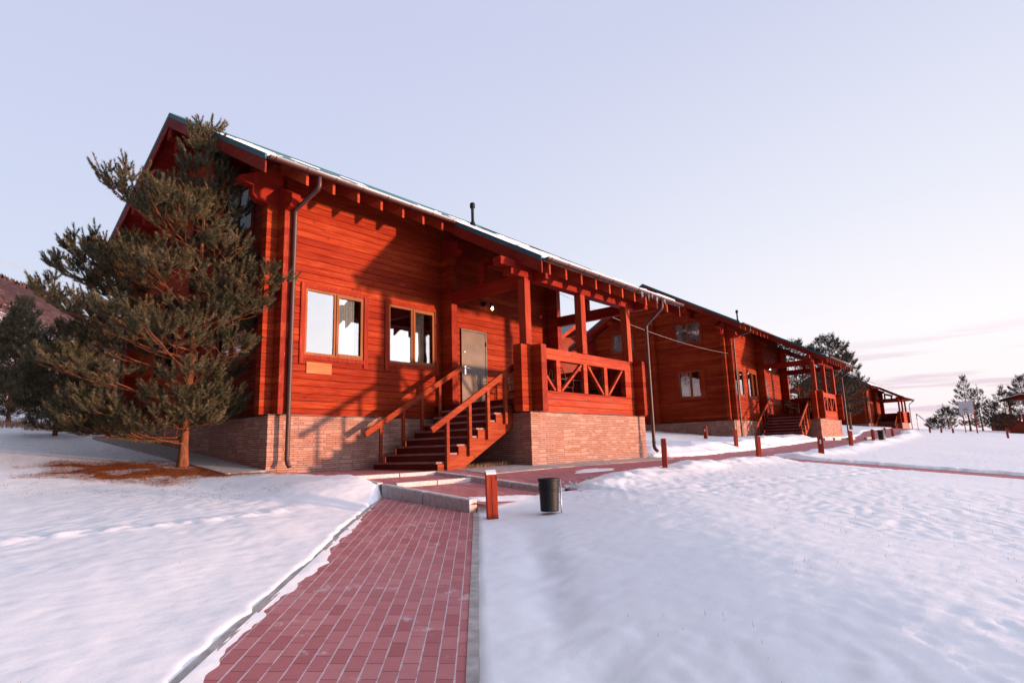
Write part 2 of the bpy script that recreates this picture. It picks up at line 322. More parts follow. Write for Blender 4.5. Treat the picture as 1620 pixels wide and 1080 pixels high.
# ------------------------------------------------------------------ mesh helpers
class MB:
    def __init__(s): s.v = []; s.f = []
    def add(s, vs, fs):
        o = len(s.v); s.v += [tuple(p) for p in vs]; s.f += [tuple(i+o for i in f) for f in fs]; return s
    def box(s, x0, x1, y0, y1, z0, z1):
        return s.add([(x0, y0, z0), (x1, y0, z0), (x1, y1, z0), (x0, y1, z0), (x0, y0, z1), (x1, y0, z1), (x1, y1, z1), (x0, y1, z1)],
                     [(0, 3, 2, 1), (4, 5, 6, 7), (0, 1, 5, 4), (1, 2, 6, 5), (2, 3, 7, 6), (3, 0, 4, 7)])
    def prism(s, poly, ext, axis):
        """poly of 2-D points in the plane normal to axis, extruded between ext[0] and ext[1]"""
        n = len(poly)
        def P(a, b, e): return {'y': (a, e, b), 'x': (e, a, b), 'z': (a, b, e)}[axis]
        vs = [P(a, b, ext[0]) for a, b in poly]+[P(a, b, ext[1]) for a, b in poly]
        fs = [tuple(range(n)), tuple(range(2*n-1, n-1, -1))]+[(i, i+n, (i+1) % n+n, (i+1) % n) for i in range(n)]
        return s.add(vs, fs)
    def bar(s, p, q, w_, h_, upv=(0, 0, 1)):
        p = Vector(p); q = Vector(q); d = (q-p).normalized(); sx = d.cross(Vector(upv)).normalized(); uz = sx.cross(d)
        vs = []
        for c in (p, q):
            for a, b in ((-1, -1), (1, -1), (1, 1), (-1, 1)): vs.append(c+sx*(a*w_/2)+uz*(b*h_/2))
        return s.add(vs, [(0, 3, 2, 1), (4, 5, 6, 7), (0, 1, 5, 4), (1, 2, 6, 5), (2, 3, 7, 6), (3, 0, 4, 7)])
    def tube(s, pts, rad, n=10, cap=True):
        pts = [Vector(p) for p in pts]; m = len(pts); rad = rad if hasattr(rad, '__len__') else [rad]*m
        vs = []; ref = None
        for i, p in enumerate(pts):
            d = (pts[min(i+1, m-1)]-pts[max(i-1, 0)]).normalized()
            if ref is None: ref = d.orthogonal().normalized()
            ref = (ref-d*ref.dot(d)).normalized(); b = d.cross(ref)
            for k in range(n):
                a = 2*math.pi*k/n; vs.append(p+(ref*math.cos(a)+b*math.sin(a))*rad[i])
        fs = [(i*n+k, i*n+(k+1) % n, (i+1)*n+(k+1) % n, (i+1)*n+k) for i in range(m-1) for k in range(n)]
        if cap: fs += [tuple(range(n-1, -1, -1)), tuple(range((m-1)*n, m*n))]
        return s.add(vs, fs)
    def lathe(s, prof, n=24, c=(0, 0, 0)):
        vs = [(c[0]+r*math.cos(2*math.pi*k/n), c[1]+r*math.sin(2*math.pi*k/n), c[2]+z) for r, z in prof for k in range(n)]
        m = len(prof); fs = [(i*n+k, i*n+(k+1) % n, (i+1)*n+(k+1) % n, (i+1)*n+k) for i in range(m-1) for k in range(n)]
        return s.add(vs, fs)
    def build(s, name, mat, parent=None, smooth=False, bevel=0, fix=True):
        me = bpy.data.meshes.new(name); me.from_pydata(s.v, [], s.f)
        if fix:
            bm = bmesh.new(); bm.from_mesh(me); bmesh.ops.recalc_face_normals(bm, faces=bm.faces); bm.to_mesh(me); bm.free()
        me.materials.append(mat)
        if smooth: me.shade_smooth()
        o = bpy.data.objects.new(name, me); COL.objects.link(o)
        if parent: o.parent = parent
        if bevel:
            b = o.modifiers.new('bevel', 'BEVEL'); b.width = bevel; b.segments = 2; b.limit_method = 'ANGLE'
        return o
def npmesh(name, V, F, mat, parent=None, smooth=False):
    """V (n,3), F (m,k) arrays with k = 3 or 4"""
    V = np.asarray(V, np.float32); F = np.asarray(F, np.int32); k = F.shape[1]
    me = bpy.data.meshes.new(name); me.vertices.add(len(V)); me.vertices.foreach_set('co', V.ravel())
    me.loops.add(F.size); me.loops.foreach_set('vertex_index', F.ravel())
    me.polygons.add(len(F)); me.polygons.foreach_set('loop_start', np.arange(0, F.size, k, dtype=np.int32))
    me.polygons.foreach_set('loop_total', np.full(len(F), k, np.int32))
    if smooth: me.polygons.foreach_set('use_smooth', np.ones(len(F), bool))
    me.update(calc_edges=True); me.materials.append(mat)
    o = bpy.data.objects.new(name, me); COL.objects.link(o)
    if parent: o.parent = parent
    return o
def empty(name, loc=(0, 0, 0), rz=0):
    o = bpy.data.objects.new(name, None); COL.objects.link(o); o.location = loc; o.rotation_euler = (0, 0, rz); o.empty_display_size = .2
    return o
def tag(o, label=None, cat=None, group=None, kind=None):
    if label: o['label'] = label
    if cat: o['category'] = cat
    if group: o['group'] = group
    if kind: o['kind'] = kind
    return o
def kids(o): return [c for c in bpy.data.objects if c.parent == o]
def copy_tree(o, parent=None):
    c = o.copy(); COL.objects.link(c); c.parent = parent
    for ch in kids(o): copy_tree(ch, c)
    return c

# ------------------------------------------------------------------ noise + land
def _h(ix, iy, s):
    n = (ix.astype(np.int64)*374761393+iy.astype(np.int64)*668265263+s*982451653) & 0x7fffffff
    n = ((n ^ (n >> 13))*1274126177) & 0x7fffffff
    return ((n ^ (n >> 16)) & 0xffff)/65535.0
def vnoise(x, y, s=0):
    x = np.asarray(x, float); y = np.asarray(y, float); ix = np.floor(x); iy = np.floor(y); fx = x-ix; fy = y-iy
    fx = fx*fx*(3-2*fx); fy = fy*fy*(3-2*fy); ix = ix.astype(int); iy = iy.astype(int)
    a = _h(ix, iy, s); b = _h(ix+1, iy, s); c = _h(ix, iy+1, s); d = _h(ix+1, iy+1, s)
    return (a*(1-fx)+b*fx)*(1-fy)+(c*(1-fx)+d*fx)*fy
def fbm(x, y, s=0, oct=4, gain=.5):
    t = 0; a = 1; n = 0
    for i in range(oct):
        t = t+a*vnoise(np.asarray(x)*2**i+i*17.3, np.asarray(y)*2**i+i*9.1, s+i); n += a; a *= gain
    return t/n-.5
def sst(a, b, x):
    t = np.clip((np.asarray(x, float)-a)/(b-a), 0, 1); return t*t*(3-2*t)
def land_A(x): return np.interp(x, [-60, 2, 4.5, 9.5, 16, 25, 34, 60, 90, 140, 400], [-1.19, -1.19, -1.15, -1.12, -.98, -.76, -.68, -.25, .15, .1, -1.0])
def back(y): return np.interp(y, [-400, 0, 50, 90, 160, 500], [0, 0, 5.75, 8.0, 10, 16])
def T(x, y):
    y = np.asarray(y, float); return land_A(x)+.092*np.clip(y+2.75, -45, 0)+.012*np.clip(y+2.75, 0, 2.75)+back(y)
def Pp(x, y):
    x = np.asarray(x, float); y = np.asarray(y, float)
    return -2.265+.02*np.clip(x+5.98, -14, 20)+.081*np.clip(y+11.6, -30, 11.6)+.02*sst(-1, 1, y)+back(y)
def side(x, y): return (x-.33)*.697-(y+5.34)*.717
def road_edge(x): return np.interp(x, [2, 4, 7, 10, 13, 16, 22, 30, 45, 60, 90], [-5.66, -5.32, -5.2, -5.2, -5.35, -5.7, -5.5, -5.1, -3.7, -1.2, 1.0])
def road_back(x): return np.interp(x, [9.6, 10.6, 12, 20, 26, 27, 28, 35.3, 36.5, 60, 90], [-2.9, -3.3, -3.6, -3.5, -3.2, -2.4, -2.3, -2.3, -2.4, 1.9, 4.4])
PATH_D = np.array([.717, .697]); PATH_R = np.array([.697, -.717])
def path_uv(x, y): # along, across (0 = right edge, -1.42 = left edge)
    return (x-.33)*.717+(y+5.34)*.697, side(x, y)
def cross_path(x, y): return (x > 11.2) & (x < 13.1) & (y < -5.2) & (y > -34)
def snow_h(x, y):
    x = np.asarray(x, float); y = np.asarray(y, float)
    s = side(x, y); w_ = sst(0, 3.2, s)
    z = (Pp(x, y)+.010+.05*sst(0, 2.2, np.maximum(s, -1.45-s)))*(1-w_)+(T(x, y)+.09)*w_
    near = np.exp(-((x+6)**2+(y+11.6)**2)/900)
    z = z+.025*fbm(x*.35, y*.35, 3, 3)+.012*fbm(x*1.3, y*1.3, 5, 4)*near+.016*fbm(x*4.5+.6*y, y*2.2, 8, 4)*near
    # wind crust: low scalloped ledges
    qx = .82*x+.57*y; qy = -.57*x+.82*y
    sc = 8.5*fbm(qx*.8+.9*fbm(x*1.3, y*1.3, 62, 2), qy*1.7, 61, 4)+.5*qx; fr = sc-np.floor(sc)
    led = np.where(fr < .86, fr/.86, (1-fr)/.14)
    z = z+near*((.007+.005*sst(-1.5, .5, s))*led*(.25+sst(-.12, .12, fbm(x*.4, y*.4, 63, 2)))+.007*fbm(x*9, y*9, 64, 3))
    # trodden trough beside the path
    z = z-.035*np.exp(-((s-.62)/.20)**2)*(1+2.5*fbm(x*1.6, y*1.6, 65, 3))*(1-sst(-3.5, -.5, path_uv(x, y)[0]))+.05*np.abs(fbm(x*3.5, y*3.5, 66, 3))*np.exp(-((s-.75)/.35)**2)*(1-sst(-3.5, -.5, path_uv(x, y)[0]))
    # cloddy ploughed bank along the terrace
    re = road_edge(x); db = re-y
    bank = np.exp(-((db-.45)/.45)**2)*(x > 2.2)*(x < 70)
    z = z+bank*(.07+.20*np.clip(fbm(x*.9, y*.9, 11, 3)+.15, 0, 1)+.10*fbm(x*3.2, y*3.2, 12, 4))
    # bank between the first two houses
    bb = sst(9.8, 11, x)*(1-sst(25.2, 26.2, x))*sst(0, .7, y-road_back(x))
    z = z+bb*(.12+.30*np.clip(fbm(x*.5+4, y*.6, 21, 4)+.1, 0, 1)+.08*fbm(x*2.5, y*2.5, 22, 3))*(1-.6*sst(1.5, 5, y+3))
    # ridge left of the brick path near its end
    z = z+.02*np.exp(-((s+2.3)/.6)**2)*sst(-4, -1.0, path_uv(x, y)[0])*(1+2*fbm(x*2, y*2, 31, 3))
    # drifted up to the terrace edge and to the open side of the forecourt
    wt = sst(-1.9, -.1, x)*sst(-4.6, -2.9, y)*(1-sst(.6, 1.2, x))*(1-sst(.2, 1.0, y))
    z = z+wt*np.maximum(0, T(x, y)+.025+.05*fbm(x*2.3, y*2.3, 33, 3)-z)
    df = -5.15-.33*(x-.2)-y
    w3 = np.exp(-(np.maximum(df, 0)/.6)**2)*sst(.1, .35, x)*(1-sst(2.2, 3.0, x))*(y < -4.6)
    z = z+w3*np.maximum(0, T(x, y)-.055+.03*fbm(x*3, y*3, 34, 3)-z)
    # footprints
    rs = np.random.RandomState(5)
    for i in range(26):
        px_, py_ = 3.2+i*.36+rs.uniform(-.05, .05), -7.4-.05*i+(.16 if i % 2 else -.16)+rs.uniform(-.04, .04)
        z = z-.022*np.exp(-(((x-px_)/.13)**2+((y-py_)/.07)**2))
    tk = np.exp(-((y+4.05+.10*np.sin(x*1.7)-.05*(x+4))/.13)**2)*sst(-9, -6, x)*(1-sst(-2.0, -1.2, x))
    z = z+tk*(.012+.085*np.abs(fbm(x*5, y*7, 67, 3))-.02*(np.sin(x*14) > 0))
    return z
def ground_h(x, y):
    """snow surface, sunk below whatever is paved or built"""
    x = np.asarray(x, float); y = np.asarray(y, float)
    z = snow_h(x, y); u, v = path_uv(x, y)
    e = .09*fbm(x*1.6, y*1.6, 41, 4)+.09*fbm(x*5, y*5, 42, 3)
    def dig(z, d, lvl):      # d = metres inside the paved area
        k = sst(-.02, .08, d); return z*(1-k)+np.minimum(z, lvl-.09)*k
    # brick path with its two flush kerbs
    dl = v+1.42+.075+e*.9-.01; dr = .07-v+e*.35
    z = dig(z, np.minimum(np.minimum(dl, dr), .25-x+.0*u), Pp(x, y))
    # stepped forecourt between the two kerbs
    z = dig(z, np.minimum(np.minimum(x-.05, 2.2-x), np.minimum(y+5.15+.33*(x-.2)+e, .3-y)), np.minimum(T(x, y)-.09, 9))
    z = dig(z, np.minimum(np.minimum(x-.12-.55*sst(-1.5, -.2, y), 4.6-x)+e*1.5, np.minimum(y+2.9, .3-y)), T(x, y))
    # terrace road
    z = dig(z, np.minimum(np.minimum(x-1.9, 95-x), np.minimum(y-road_edge(x)+e*2, road_back(x)-y+e*2)+0*x), T(x, y))
    z = dig(z, np.minimum(np.minimum(x-1.9, 9.9-x), np.minimum(y-road_edge(x)+e*2, .2-y)), T(x, y))
    # brick path that crosses the field
    z = dig(z, np.minimum(np.minimum(x-11.25, 13.05-x)+e*2, np.minimum(-5.0-y, y+33)), T(x, y)+.03)
    # concrete apron along the gable
    z = dig(z, np.minimum(np.minimum(x+.78, .3-x)+e*.4, np.minimum(y+.1, 1.9-y)+e*3), T(0, 0)+.0*x+.118*np.clip(y, 0, 9)+.04)
    return z

def axis(segs):
    out = [segs[0][0]]
    for a, b, st in segs:
        n = max(1, int(round((b-a)/st))); out += list(a+(b-a)*(np.arange(1, n+1)/n))
    return np.array(out)
xs = axis([(-400, -100, 25), (-100, -30, 5), (-30, -9, .5), (-9, -6.4, .12), (-6.4, 3.4, .045), (3.4, 9, .07), (9, 16, .11), (16, 30, .2), (30, 60, .45), (60, 100, 1.0), (100, 200, 8), (200, 1500, 80)])
ys = axis([(-500, -100, 40), (-100, -40, 6), (-40, -16, .6), (-16, -11.6, .15), (-11.6, -2.4, .045), (-2.4, 3, .07), (3, 12, .16), (12, 30, .4), (30, 80, 1.5), (80, 150, 6), (150, 1500, 90)])
X, Y = np.meshgrid(xs, ys); Z = ground_h(X, Y)
nx, ny = len(xs), len(ys); idx = np.arange(nx*ny).reshape(ny, nx)
F = np.stack([idx[:-1, :-1], idx[:-1, 1:], idx[1:, 1:], idx[1:, :-1]], -1).reshape(-1, 4)
g = npmesh('snow_ground', np.stack([X, Y, Z], -1).reshape(-1, 3), F, M_snow, smooth=True); tag(g, kind='structure')

def sheet(name, mat, x0, x1, y0, y1, fz, st=.25, kind='structure', inside=None):
    a = axis([(x0, x1, st)]); b = axis([(y0, y1, st)]); A_, B_ = np.meshgrid(a, b); Zs = fz(A_, B_)+0*A_
    i = np.arange(A_.size).reshape(A_.shape); F = np.stack([i[:-1, :-1], i[:-1, 1:], i[1:, 1:], i[1:, :-1]], -1).reshape(-1, 4)
    if inside is not None:
        cx_ = (A_[:-1, :-1]+A_[1:, 1:])/2; cy_ = (B_[:-1, :-1]+B_[1:, 1:])/2; F = F[inside(cx_, cy_).reshape(-1)]
    o = npmesh(name, np.stack([A_, B_, Zs], -1).reshape(-1, 3), F, mat, smooth=True)
    if kind: tag(o, kind=kind)
    return o
# the brick path that climbs to the forecourt; its far end is cut along the first kerb (x = .14)
def path_mesh(name, mat, v0, v1, dz, u0=-14., name_kind='structure', nu=60):
    V = []; F = []
    for i in range(nu+1):
        for v in (v0, v1):
            # end of each edge where x = .14
            ue = (.14-.33-v*.697)/.717; u = u0+(ue-u0)*i/nu
            x = .33+u*.717+v*.697; y = -5.34+u*.697-v*.717; V.append((x, y, float(Pp(x, y))+dz))
    for i in range(nu): F.append((2*i, 2*i+1, 2*i+3, 2*i+2))
    o = npmesh(name, V, F, mat, smooth=True); tag(o, kind=name_kind); return o
path_mesh('brick_path', M_pave_path, -1.42, 0, 0)
for v0, v1 in ((-1.495, -1.42), (0, .07)):
    m = MB(); V = []
    n = 40
    for i in range(n+1):
        for v in (v0+.001, v1-.001):
            ue = (.14-.33-v*.697)/.717; u = -14+(ue+14)*i/n
            x = .33+u*.717+v*.697; y = -5.34+u*.697-v*.717; zz = float(Pp(x, y))
            V += [(x, y, zz-.2), (x, y, zz+.006)]
    Fk = []
    for i in range(n):
        a = 4*i; b = 4*i+4; Fk += [(a+1, a+3, b+3, b+1), (a, a+1, b+1, b), (a+2, b+2, b+3, a+3)]
    k = m.add(V, Fk).build('path_edging', M_concrete); tag(k, kind='structure')
sheet('forecourt_paving', M_pave_road, .151, 1.90, -5.75, -3.72, lambda x, y: T(x, y)-.085, .2, inside=None)
sheet('forecourt_step_paving', M_pave_road, .10, 1.90, -3.66, -2.78, lambda x, y: T(x, y)-.05, .2)
sheet('terrace_paving', M_pave_road, .12, 2.04, -2.70, 0.05, lambda x, y: T(x, y)-.004, .2)
def road_in(x, y): return (y > road_edge(x)-.5) & (y < np.where(x < 9.9, .1, road_back(x)+.6)) & ~((x < 2.06) & (y < -2.70)) & ~((x > 4.5) & (x < 9.55) & (y > -3.0))
sheet('terrace_road', M_pave_road, 2.04, 95, -7.2, 5.2, lambda x, y: T(x, y), .3, inside=road_in)
sheet('field_path', M_pave_road, 11.2, 13.1, -34, -5.0, lambda x, y: T(x, y)+.02, .35)
# concrete blind areas round the plinths
m = MB()
def slab(x0, x1, y0, y1, fz, top=.012, depth=.25, n=6, axis_='y'):
    m = MB(); V = []; F = []
    for i in range(n+1):
        if axis_ == 'y':
            y = y0+(y1-y0)*i/n; z = [fz(x0, y), fz(x1, y)]; P = [(x0, y), (x1, y)]
        else:
            x = x0+(x1-x0)*i/n; z = [fz(x, y1), fz(x, y0)]; P = [(x, y1), (x, y0)]
        V += [(*P[0], z[0]-depth), (*P[0], z[0]+top), (*P[1], z[1]+top), (*P[1], z[1]-depth)]
    for i in range(n):
        a = 4*i; b = a+4; F += [(a, a+1, b+1, b), (a+1, a+2, b+2, b+1), (a+2, a+3, b+3, b+2), (a+3, a, b, b+3)]
    F += [(0, 3, 2, 1), (4*n, 4*n+1, 4*n+2, 4*n+3)]
    return m.add(V, F)
zf = lambda x, y: float(T(x, y))
ap = slab(-.78, -.002, .0, 8.2, lambda x, y: float(T(0, 0))+.118*y+.06+.03*x, .02).build('concrete_apron', M_concrete); tag(ap, kind='structure')
ap = slab(2.5, 9.9, -3.62, -3.035, zf, .010, axis_='x', n=14).build('concrete_apron', M_concrete); tag(ap, kind='structure')
ap = slab(2.6, 4.475, -3.03, -2.60, zf, .006, axis_='x', n=4).build('concrete_apron', M_concrete); tag(ap, kind='structure')

# kerb stones: each one can be lifted, so each is a thing
def kerb(p, q, w_, h_, mat, label, group, name='kerb_stone'):
    p = Vector(p); q = Vector(q); o = empty(name, (p+q)/2); bpy.data.objects.remove(o, do_unlink=True)
    m = MB(); d = (q-p).normalized(); s_ = Vector((-d.y, d.x, 0)).normalized(); c = (p+q)/2; L = (q-p).length
    prof = [(-w_/2, -h_), (w_/2, -h_), (w_/2, -.012), (w_/2-.02, 0), (-w_/2+.02, 0), (-w_/2, -.012)]
    vs = []
    for e in (-L/2, L/2):
        for a, b in prof: vs.append(d*e+s_*a+Vector((0, 0, b)))
    n = len(prof); fs = [tuple(range(n)), tuple(range(2*n-1, n-1, -1))]+[(i, i+n, (i+1) % n+n, (i+1) % n) for i in range(n)]
    o = m.add(vs, fs).build(name, mat, bevel=.008); o.location = c
    return tag(o, label, 'kerb', group)
KG = 'pale kerb stones edging the forecourt and steps'
def kerb_set(ox, oy, fz, who, far=False):
    def P(x, y, dz): return (x+ox, y+oy, float(fz(x+ox, y+oy))+dz)
    res = []
    for i in range(2): # k1, left edge of the forecourt
        a = -3.58-i*.98; b = a-.96
        res.append((P(.14, a, -.035), P(.14, b, -.035), .15, .24, 'grey kerb stone across the top of the brick path, %s' % ('nearest the wooden bollard' if i else 'nearest the steps')))
    res.append((P(.06, -2.80, .0), P(.10, -3.50, -.02), .13, .2, 'short grey kerb stone at the left end of the two low lit steps'))
    for i in range(2): # edge of the terrace towards the house corner
        a = -2.72+i*.98; res.append((P(.05, a, .0), P(.05, a+.96, .0), .13, .2, 'flush grey kerb stone half under snow by the house corner, %s' % ('farther from the wall' if not i else 'nearer the wall')))
    for i in range(3): # k4
        a = -2.64-i*1.02; b = a-1.0
        res.append((P(1.97, a, .015), P(1.97, b, .015), .15, .24, 'grey kerb stone edging the raised terrace, %s' % ('beside the foot of the staircase', 'second from the staircase', 'nearest the black bin')[i]))
    for i in range(2):
        res.append((P(.12+i*.94, -2.74, .012), P(1.04+i*.86, -2.74, .012), .10, .2, 'sunlit pale kerb stone of the upper low step, %s end' % ('left', 'right')[i]))
    for i in range(2):
        res.append((P(.24+i*.86, -3.69, -.012), P(1.08+i*.82, -3.69, -.012), .10, .2, 'sunlit pale kerb stone of the lower low step, %s end' % ('left', 'right')[i]))
    for p, q, w_, h_, lab in res:
        if far: lab = lab.replace('across the top of the brick path', 'in front of the second house').replace('low lit steps', 'low steps of the second house')+', by the second house'
        lab = lab.split(' ')
        kerb(p, q, w_, h_, M_kerb, ' '.join(lab[:16]), KG)
kerb_set(0, 0, T, 'first')
for i, (x0, x1, y, lab) in enumerate([(26.2, 27.6, -3.3, 'snow topped kerb block left of the second house stairs'), (27.8, 29.0, -3.35, 'long kerb block right before the second house stairs'), (29.6, 30.8, -3.6, 'white kerb block below the dark plinth of the second house'), (31.6, 33.0, -4.0, 'separate pale kerb block farthest along the red terrace')]):
    kerb((x0, y, float(T(x0, y))+.13), (x1, y, float(T(x1, y))+.13), .16, .35, M_kerb, lab, KG)

# ------------------------------------------------------------------ the house (local: x along the front, y back, z = 0 on top of the plinth)
PK = .155
def roof_z(y):
    return 7.85-.571*abs(y-4.24)
def planks(name, axis_, pos, sgn, a0, a1, z0, z1, holes, mat, parent, roof=None):
    """boarded wall with a real groove at each joint. axis_ 'x': wall runs along x at y = pos and faces sgn*y"""
    m = MB(); k0 = int(math.floor(z0/PK+1e-6)); k1 = int(math.ceil(z1/PK-1e-6))
    def P(a, d, z): return (a, pos+sgn*d, z) if axis_ == 'x' else (pos+sgn*d, a, z)
    def lim(z):   # extent of the row under the roof
        if not roof: return a0, a1
        h = (7.85-.17-z)/.571; return max(a0, 4.24-h), min(a1, 4.24+h)
    for k in range(k0, k1):
        zb = max(z0, k*PK); zt = min(z1, (k+1)*PK)
        if zt-zb < .01: continue
        cuts = sorted({zb, zt} | {h[2] for h in holes if zb < h[2] < zt} | {h[3] for h in holes if zb < h[3] < zt})
        for c0, c1 in zip(cuts[:-1], cuts[1:]):
            zm = (c0+c1)/2; segs = [lim(c0)+lim(c1)]; segs = [(segs[0][0], segs[0][1], segs[0][2], segs[0][3])]
            for h in holes:
                if h[2] < zm < h[3]:
                    ns = []
                    for (l0, r0, l1, r1) in segs:
                        if h[0] > l0 and h[0] < r0: ns.append((l0, h[0], l1, h[0]))
                        if h[1] < r0 and h[1] > l0: ns.append((h[1], r0, h[1], r1))
                        if h[1] <= l0 or h[0] >= r0: ns.append((l0, r0, l1, r1))
                    segs = ns
            for (l0, r0, l1, r1) in segs:
                if r0-l0 < .01 or r1 <= l1: continue
                ch = .008; gd = .022
                lo = ch if abs(c0-zb) < 1e-6 else 0; hi = ch if abs(c1-zt) < 1e-6 else 0
                pr = [(c0, -gd if lo else 0)]+([(c0+lo, 0)] if lo else [])+([(c1-hi, 0)] if hi else [])+[(c1, -gd if hi else 0)]
                vs = []
                for z, d in pr:
                    t = (z-c0)/(c1-c0); l = l0+(l1-l0)*t; r = r0+(r1-r0)*t
                    vs += [P(l, d, z), P(r, d, z)]
                fs = [(2*i, 2*i+1, 2*i+3, 2*i+2) for i in range(len(pr)-1)]
                if sgn < 0 and axis_ == 'x' or sgn > 0 and axis_ == 'y': pass
                m.add(vs, fs)
                # end grain of the row, so that openings and corners have thickness
                for e, o_ in ((l0, l1), (r0, r1)):
                    m.add([P(e, 0, c0), P(o_, 0, c1), P(o_, -.10, c1), P(e, -.10, c0)], [(0, 1, 2, 3)])
    return m.build(name, mat, parent, fix=False)
def grooved_stub(name, x0, x1, y0, y1, z0, z1, mat, parent, outline=None):
    """stack of crossing log ends: a column of separate boards with grooves"""
    m = MB(); k = 0; z = z0
    while z < z1-.01:
        zt = min(z1, (math.floor(z/PK+1e-4)+1)*PK); g = .010
        m.box(x0+g, x1-g, y0+g, y1-g, z-.002, z+g); m.box(x0, x1, y0, y1, z+g, zt-g); m.box(x0+g, x1-g, y0+g, y1-g, zt-g, zt+.001); z = zt
    return m.build(name, mat, parent)

def make_window(name, parent, axis_, pos, sgn, a0, a1, z0, z1, curtain=True, slant=None, trim=True, mid=None, flip=False):
    """window > frame, sash bars, panes, curtain, trim boards. a0..a1 outer frame; slant = (a at which the top starts to drop, z at the far side)"""
    f = MB(); d0, d1 = -.045, .0
    def B(mb, aa, ab, za, zb, da, db):
        lo, hi = sorted((pos+sgn*da, pos+sgn*db))
        if axis_ == 'x': mb.box(aa, ab, lo, hi, za, zb)
        else: mb.box(lo, hi, aa, ab, za, zb)
    def PR(mb, poly, da, db):
        lo, hi = sorted((pos+sgn*da, pos+sgn*db))
        mb.prism(poly, (lo, hi), 'y' if axis_ == 'x' else 'x')
    fw_ = .055; mid = mid if mid else (a0+a1)/2
    top = (lambda a: z1) if not slant else (lambda a: z1 if (a-slant[0])*slant[2] <= 0 else z1-(z1-slant[1])*(a-slant[0])/((a0 if slant[2] < 0 else a1)-slant[0]))
    # outer frame
    root = MB()
    B(root, a0, a0+fw_, z0, top(a0), d0, d1); B(root, a1-fw_, a1, z0, top(a1), d0, d1); B(root, a0+fw_, a1-fw_, z0, z0+fw_, d0, d1)
    pts = [a0+fw_]+([slant[0]] if slant else [])+[a1-fw_]; pts = sorted(pts)
    for p, q in zip(pts[:-1], pts[1:]):
        PR(root, [(p, top(p)-fw_), (q, top(q)-fw_), (q, top(q)), (p, top(p))], d0, d1)
    B(root, mid-.035, mid+.035, z0+fw_, top(mid)-fw_, d0, d1)
    win = root.build(name, M_sash, parent)
    # opening sash, one step proud, on one side
    s0, s1 = (mid+.02, a1-.03) if not flip else (a0+.03, mid-.02)
    if not slant:
        s = MB(); zt = z1-.03; zb = z0+.03
        B(s, s0, s0+.06, zb, zt, .001, .022); B(s, s1-.06, s1, zb, zt, .001, .022); B(s, s0+.06, s1-.06, zb, zb+.06, .001, .022); B(s, s0+.06, s1-.06, zt-.06, zt, .001, .022)
        s.build('sash', M_sash, win)
    for p, q in ((a0+fw_-.003, mid-.032), (mid+.032, a1-fw_+.003)):
        g_ = MB(); poly = [(p, z0+fw_-.003), (q, z0+fw_-.003)]
        tp = [(q, top(q)-fw_+.003)]+([(slant[0], z1-fw_+.003)] if slant and p < slant[0] < q else [])+[(p, top(p)-fw_+.003)]
        PR(g_, poly+tp, -.030, -.022); g_.build('pane', M_glass, win)
    if curtain:
        for (p, q) in curtain:
            c = MB(); n = 26; zt = min(top(p), top(q))-.02; vs = []
            for i in range(n+1):
                a = p+(q-p)*i/n; dd = -.10+.022*math.sin(i*1.9)+.01*math.sin(i*.7)
                for z in (z0+.02, zt): vs.append((a, pos+sgn*dd, z) if axis_ == 'x' else (pos+sgn*dd, a, z))
            c.add(vs, [(2*i, 2*i+2, 2*i+3, 2*i+1) for i in range(n)]).build('curtain', M_curtain, win, smooth=True, fix=False)
    if trim:
        for (p, q) in ((a0-.115, a0-.002), (a1+.002, a1+.115)):
            t = MB(); ztop = top(a0 if p < a0 else a1)+.10
            B(t, p, q, z0-.20, ztop-.0, -.012, .030); t.build('trim_board', M_trim, win)
        q0, q1 = a0-.002, a1+.002
        for p, q in zip(([q0, slant[0]] if slant else [q0]), ([slant[0], q1] if slant else [q1])):
            t = MB(); PR(t, [(p, top(max(a0, min(a1, p)))+.002), (q, top(max(a0, min(a1, q)))+.002), (q, top(max(a0, min(a1, q)))+.10), (p, top(max(a0, min(a1, p)))+.10)], -.012, .026); t.build('trim_board', M_trim, win)
        t = MB(); B(t, q0, q1, z0-.095, z0-.002, -.012, .026)
        t.build('trim_board', M_trim, win)
    return win

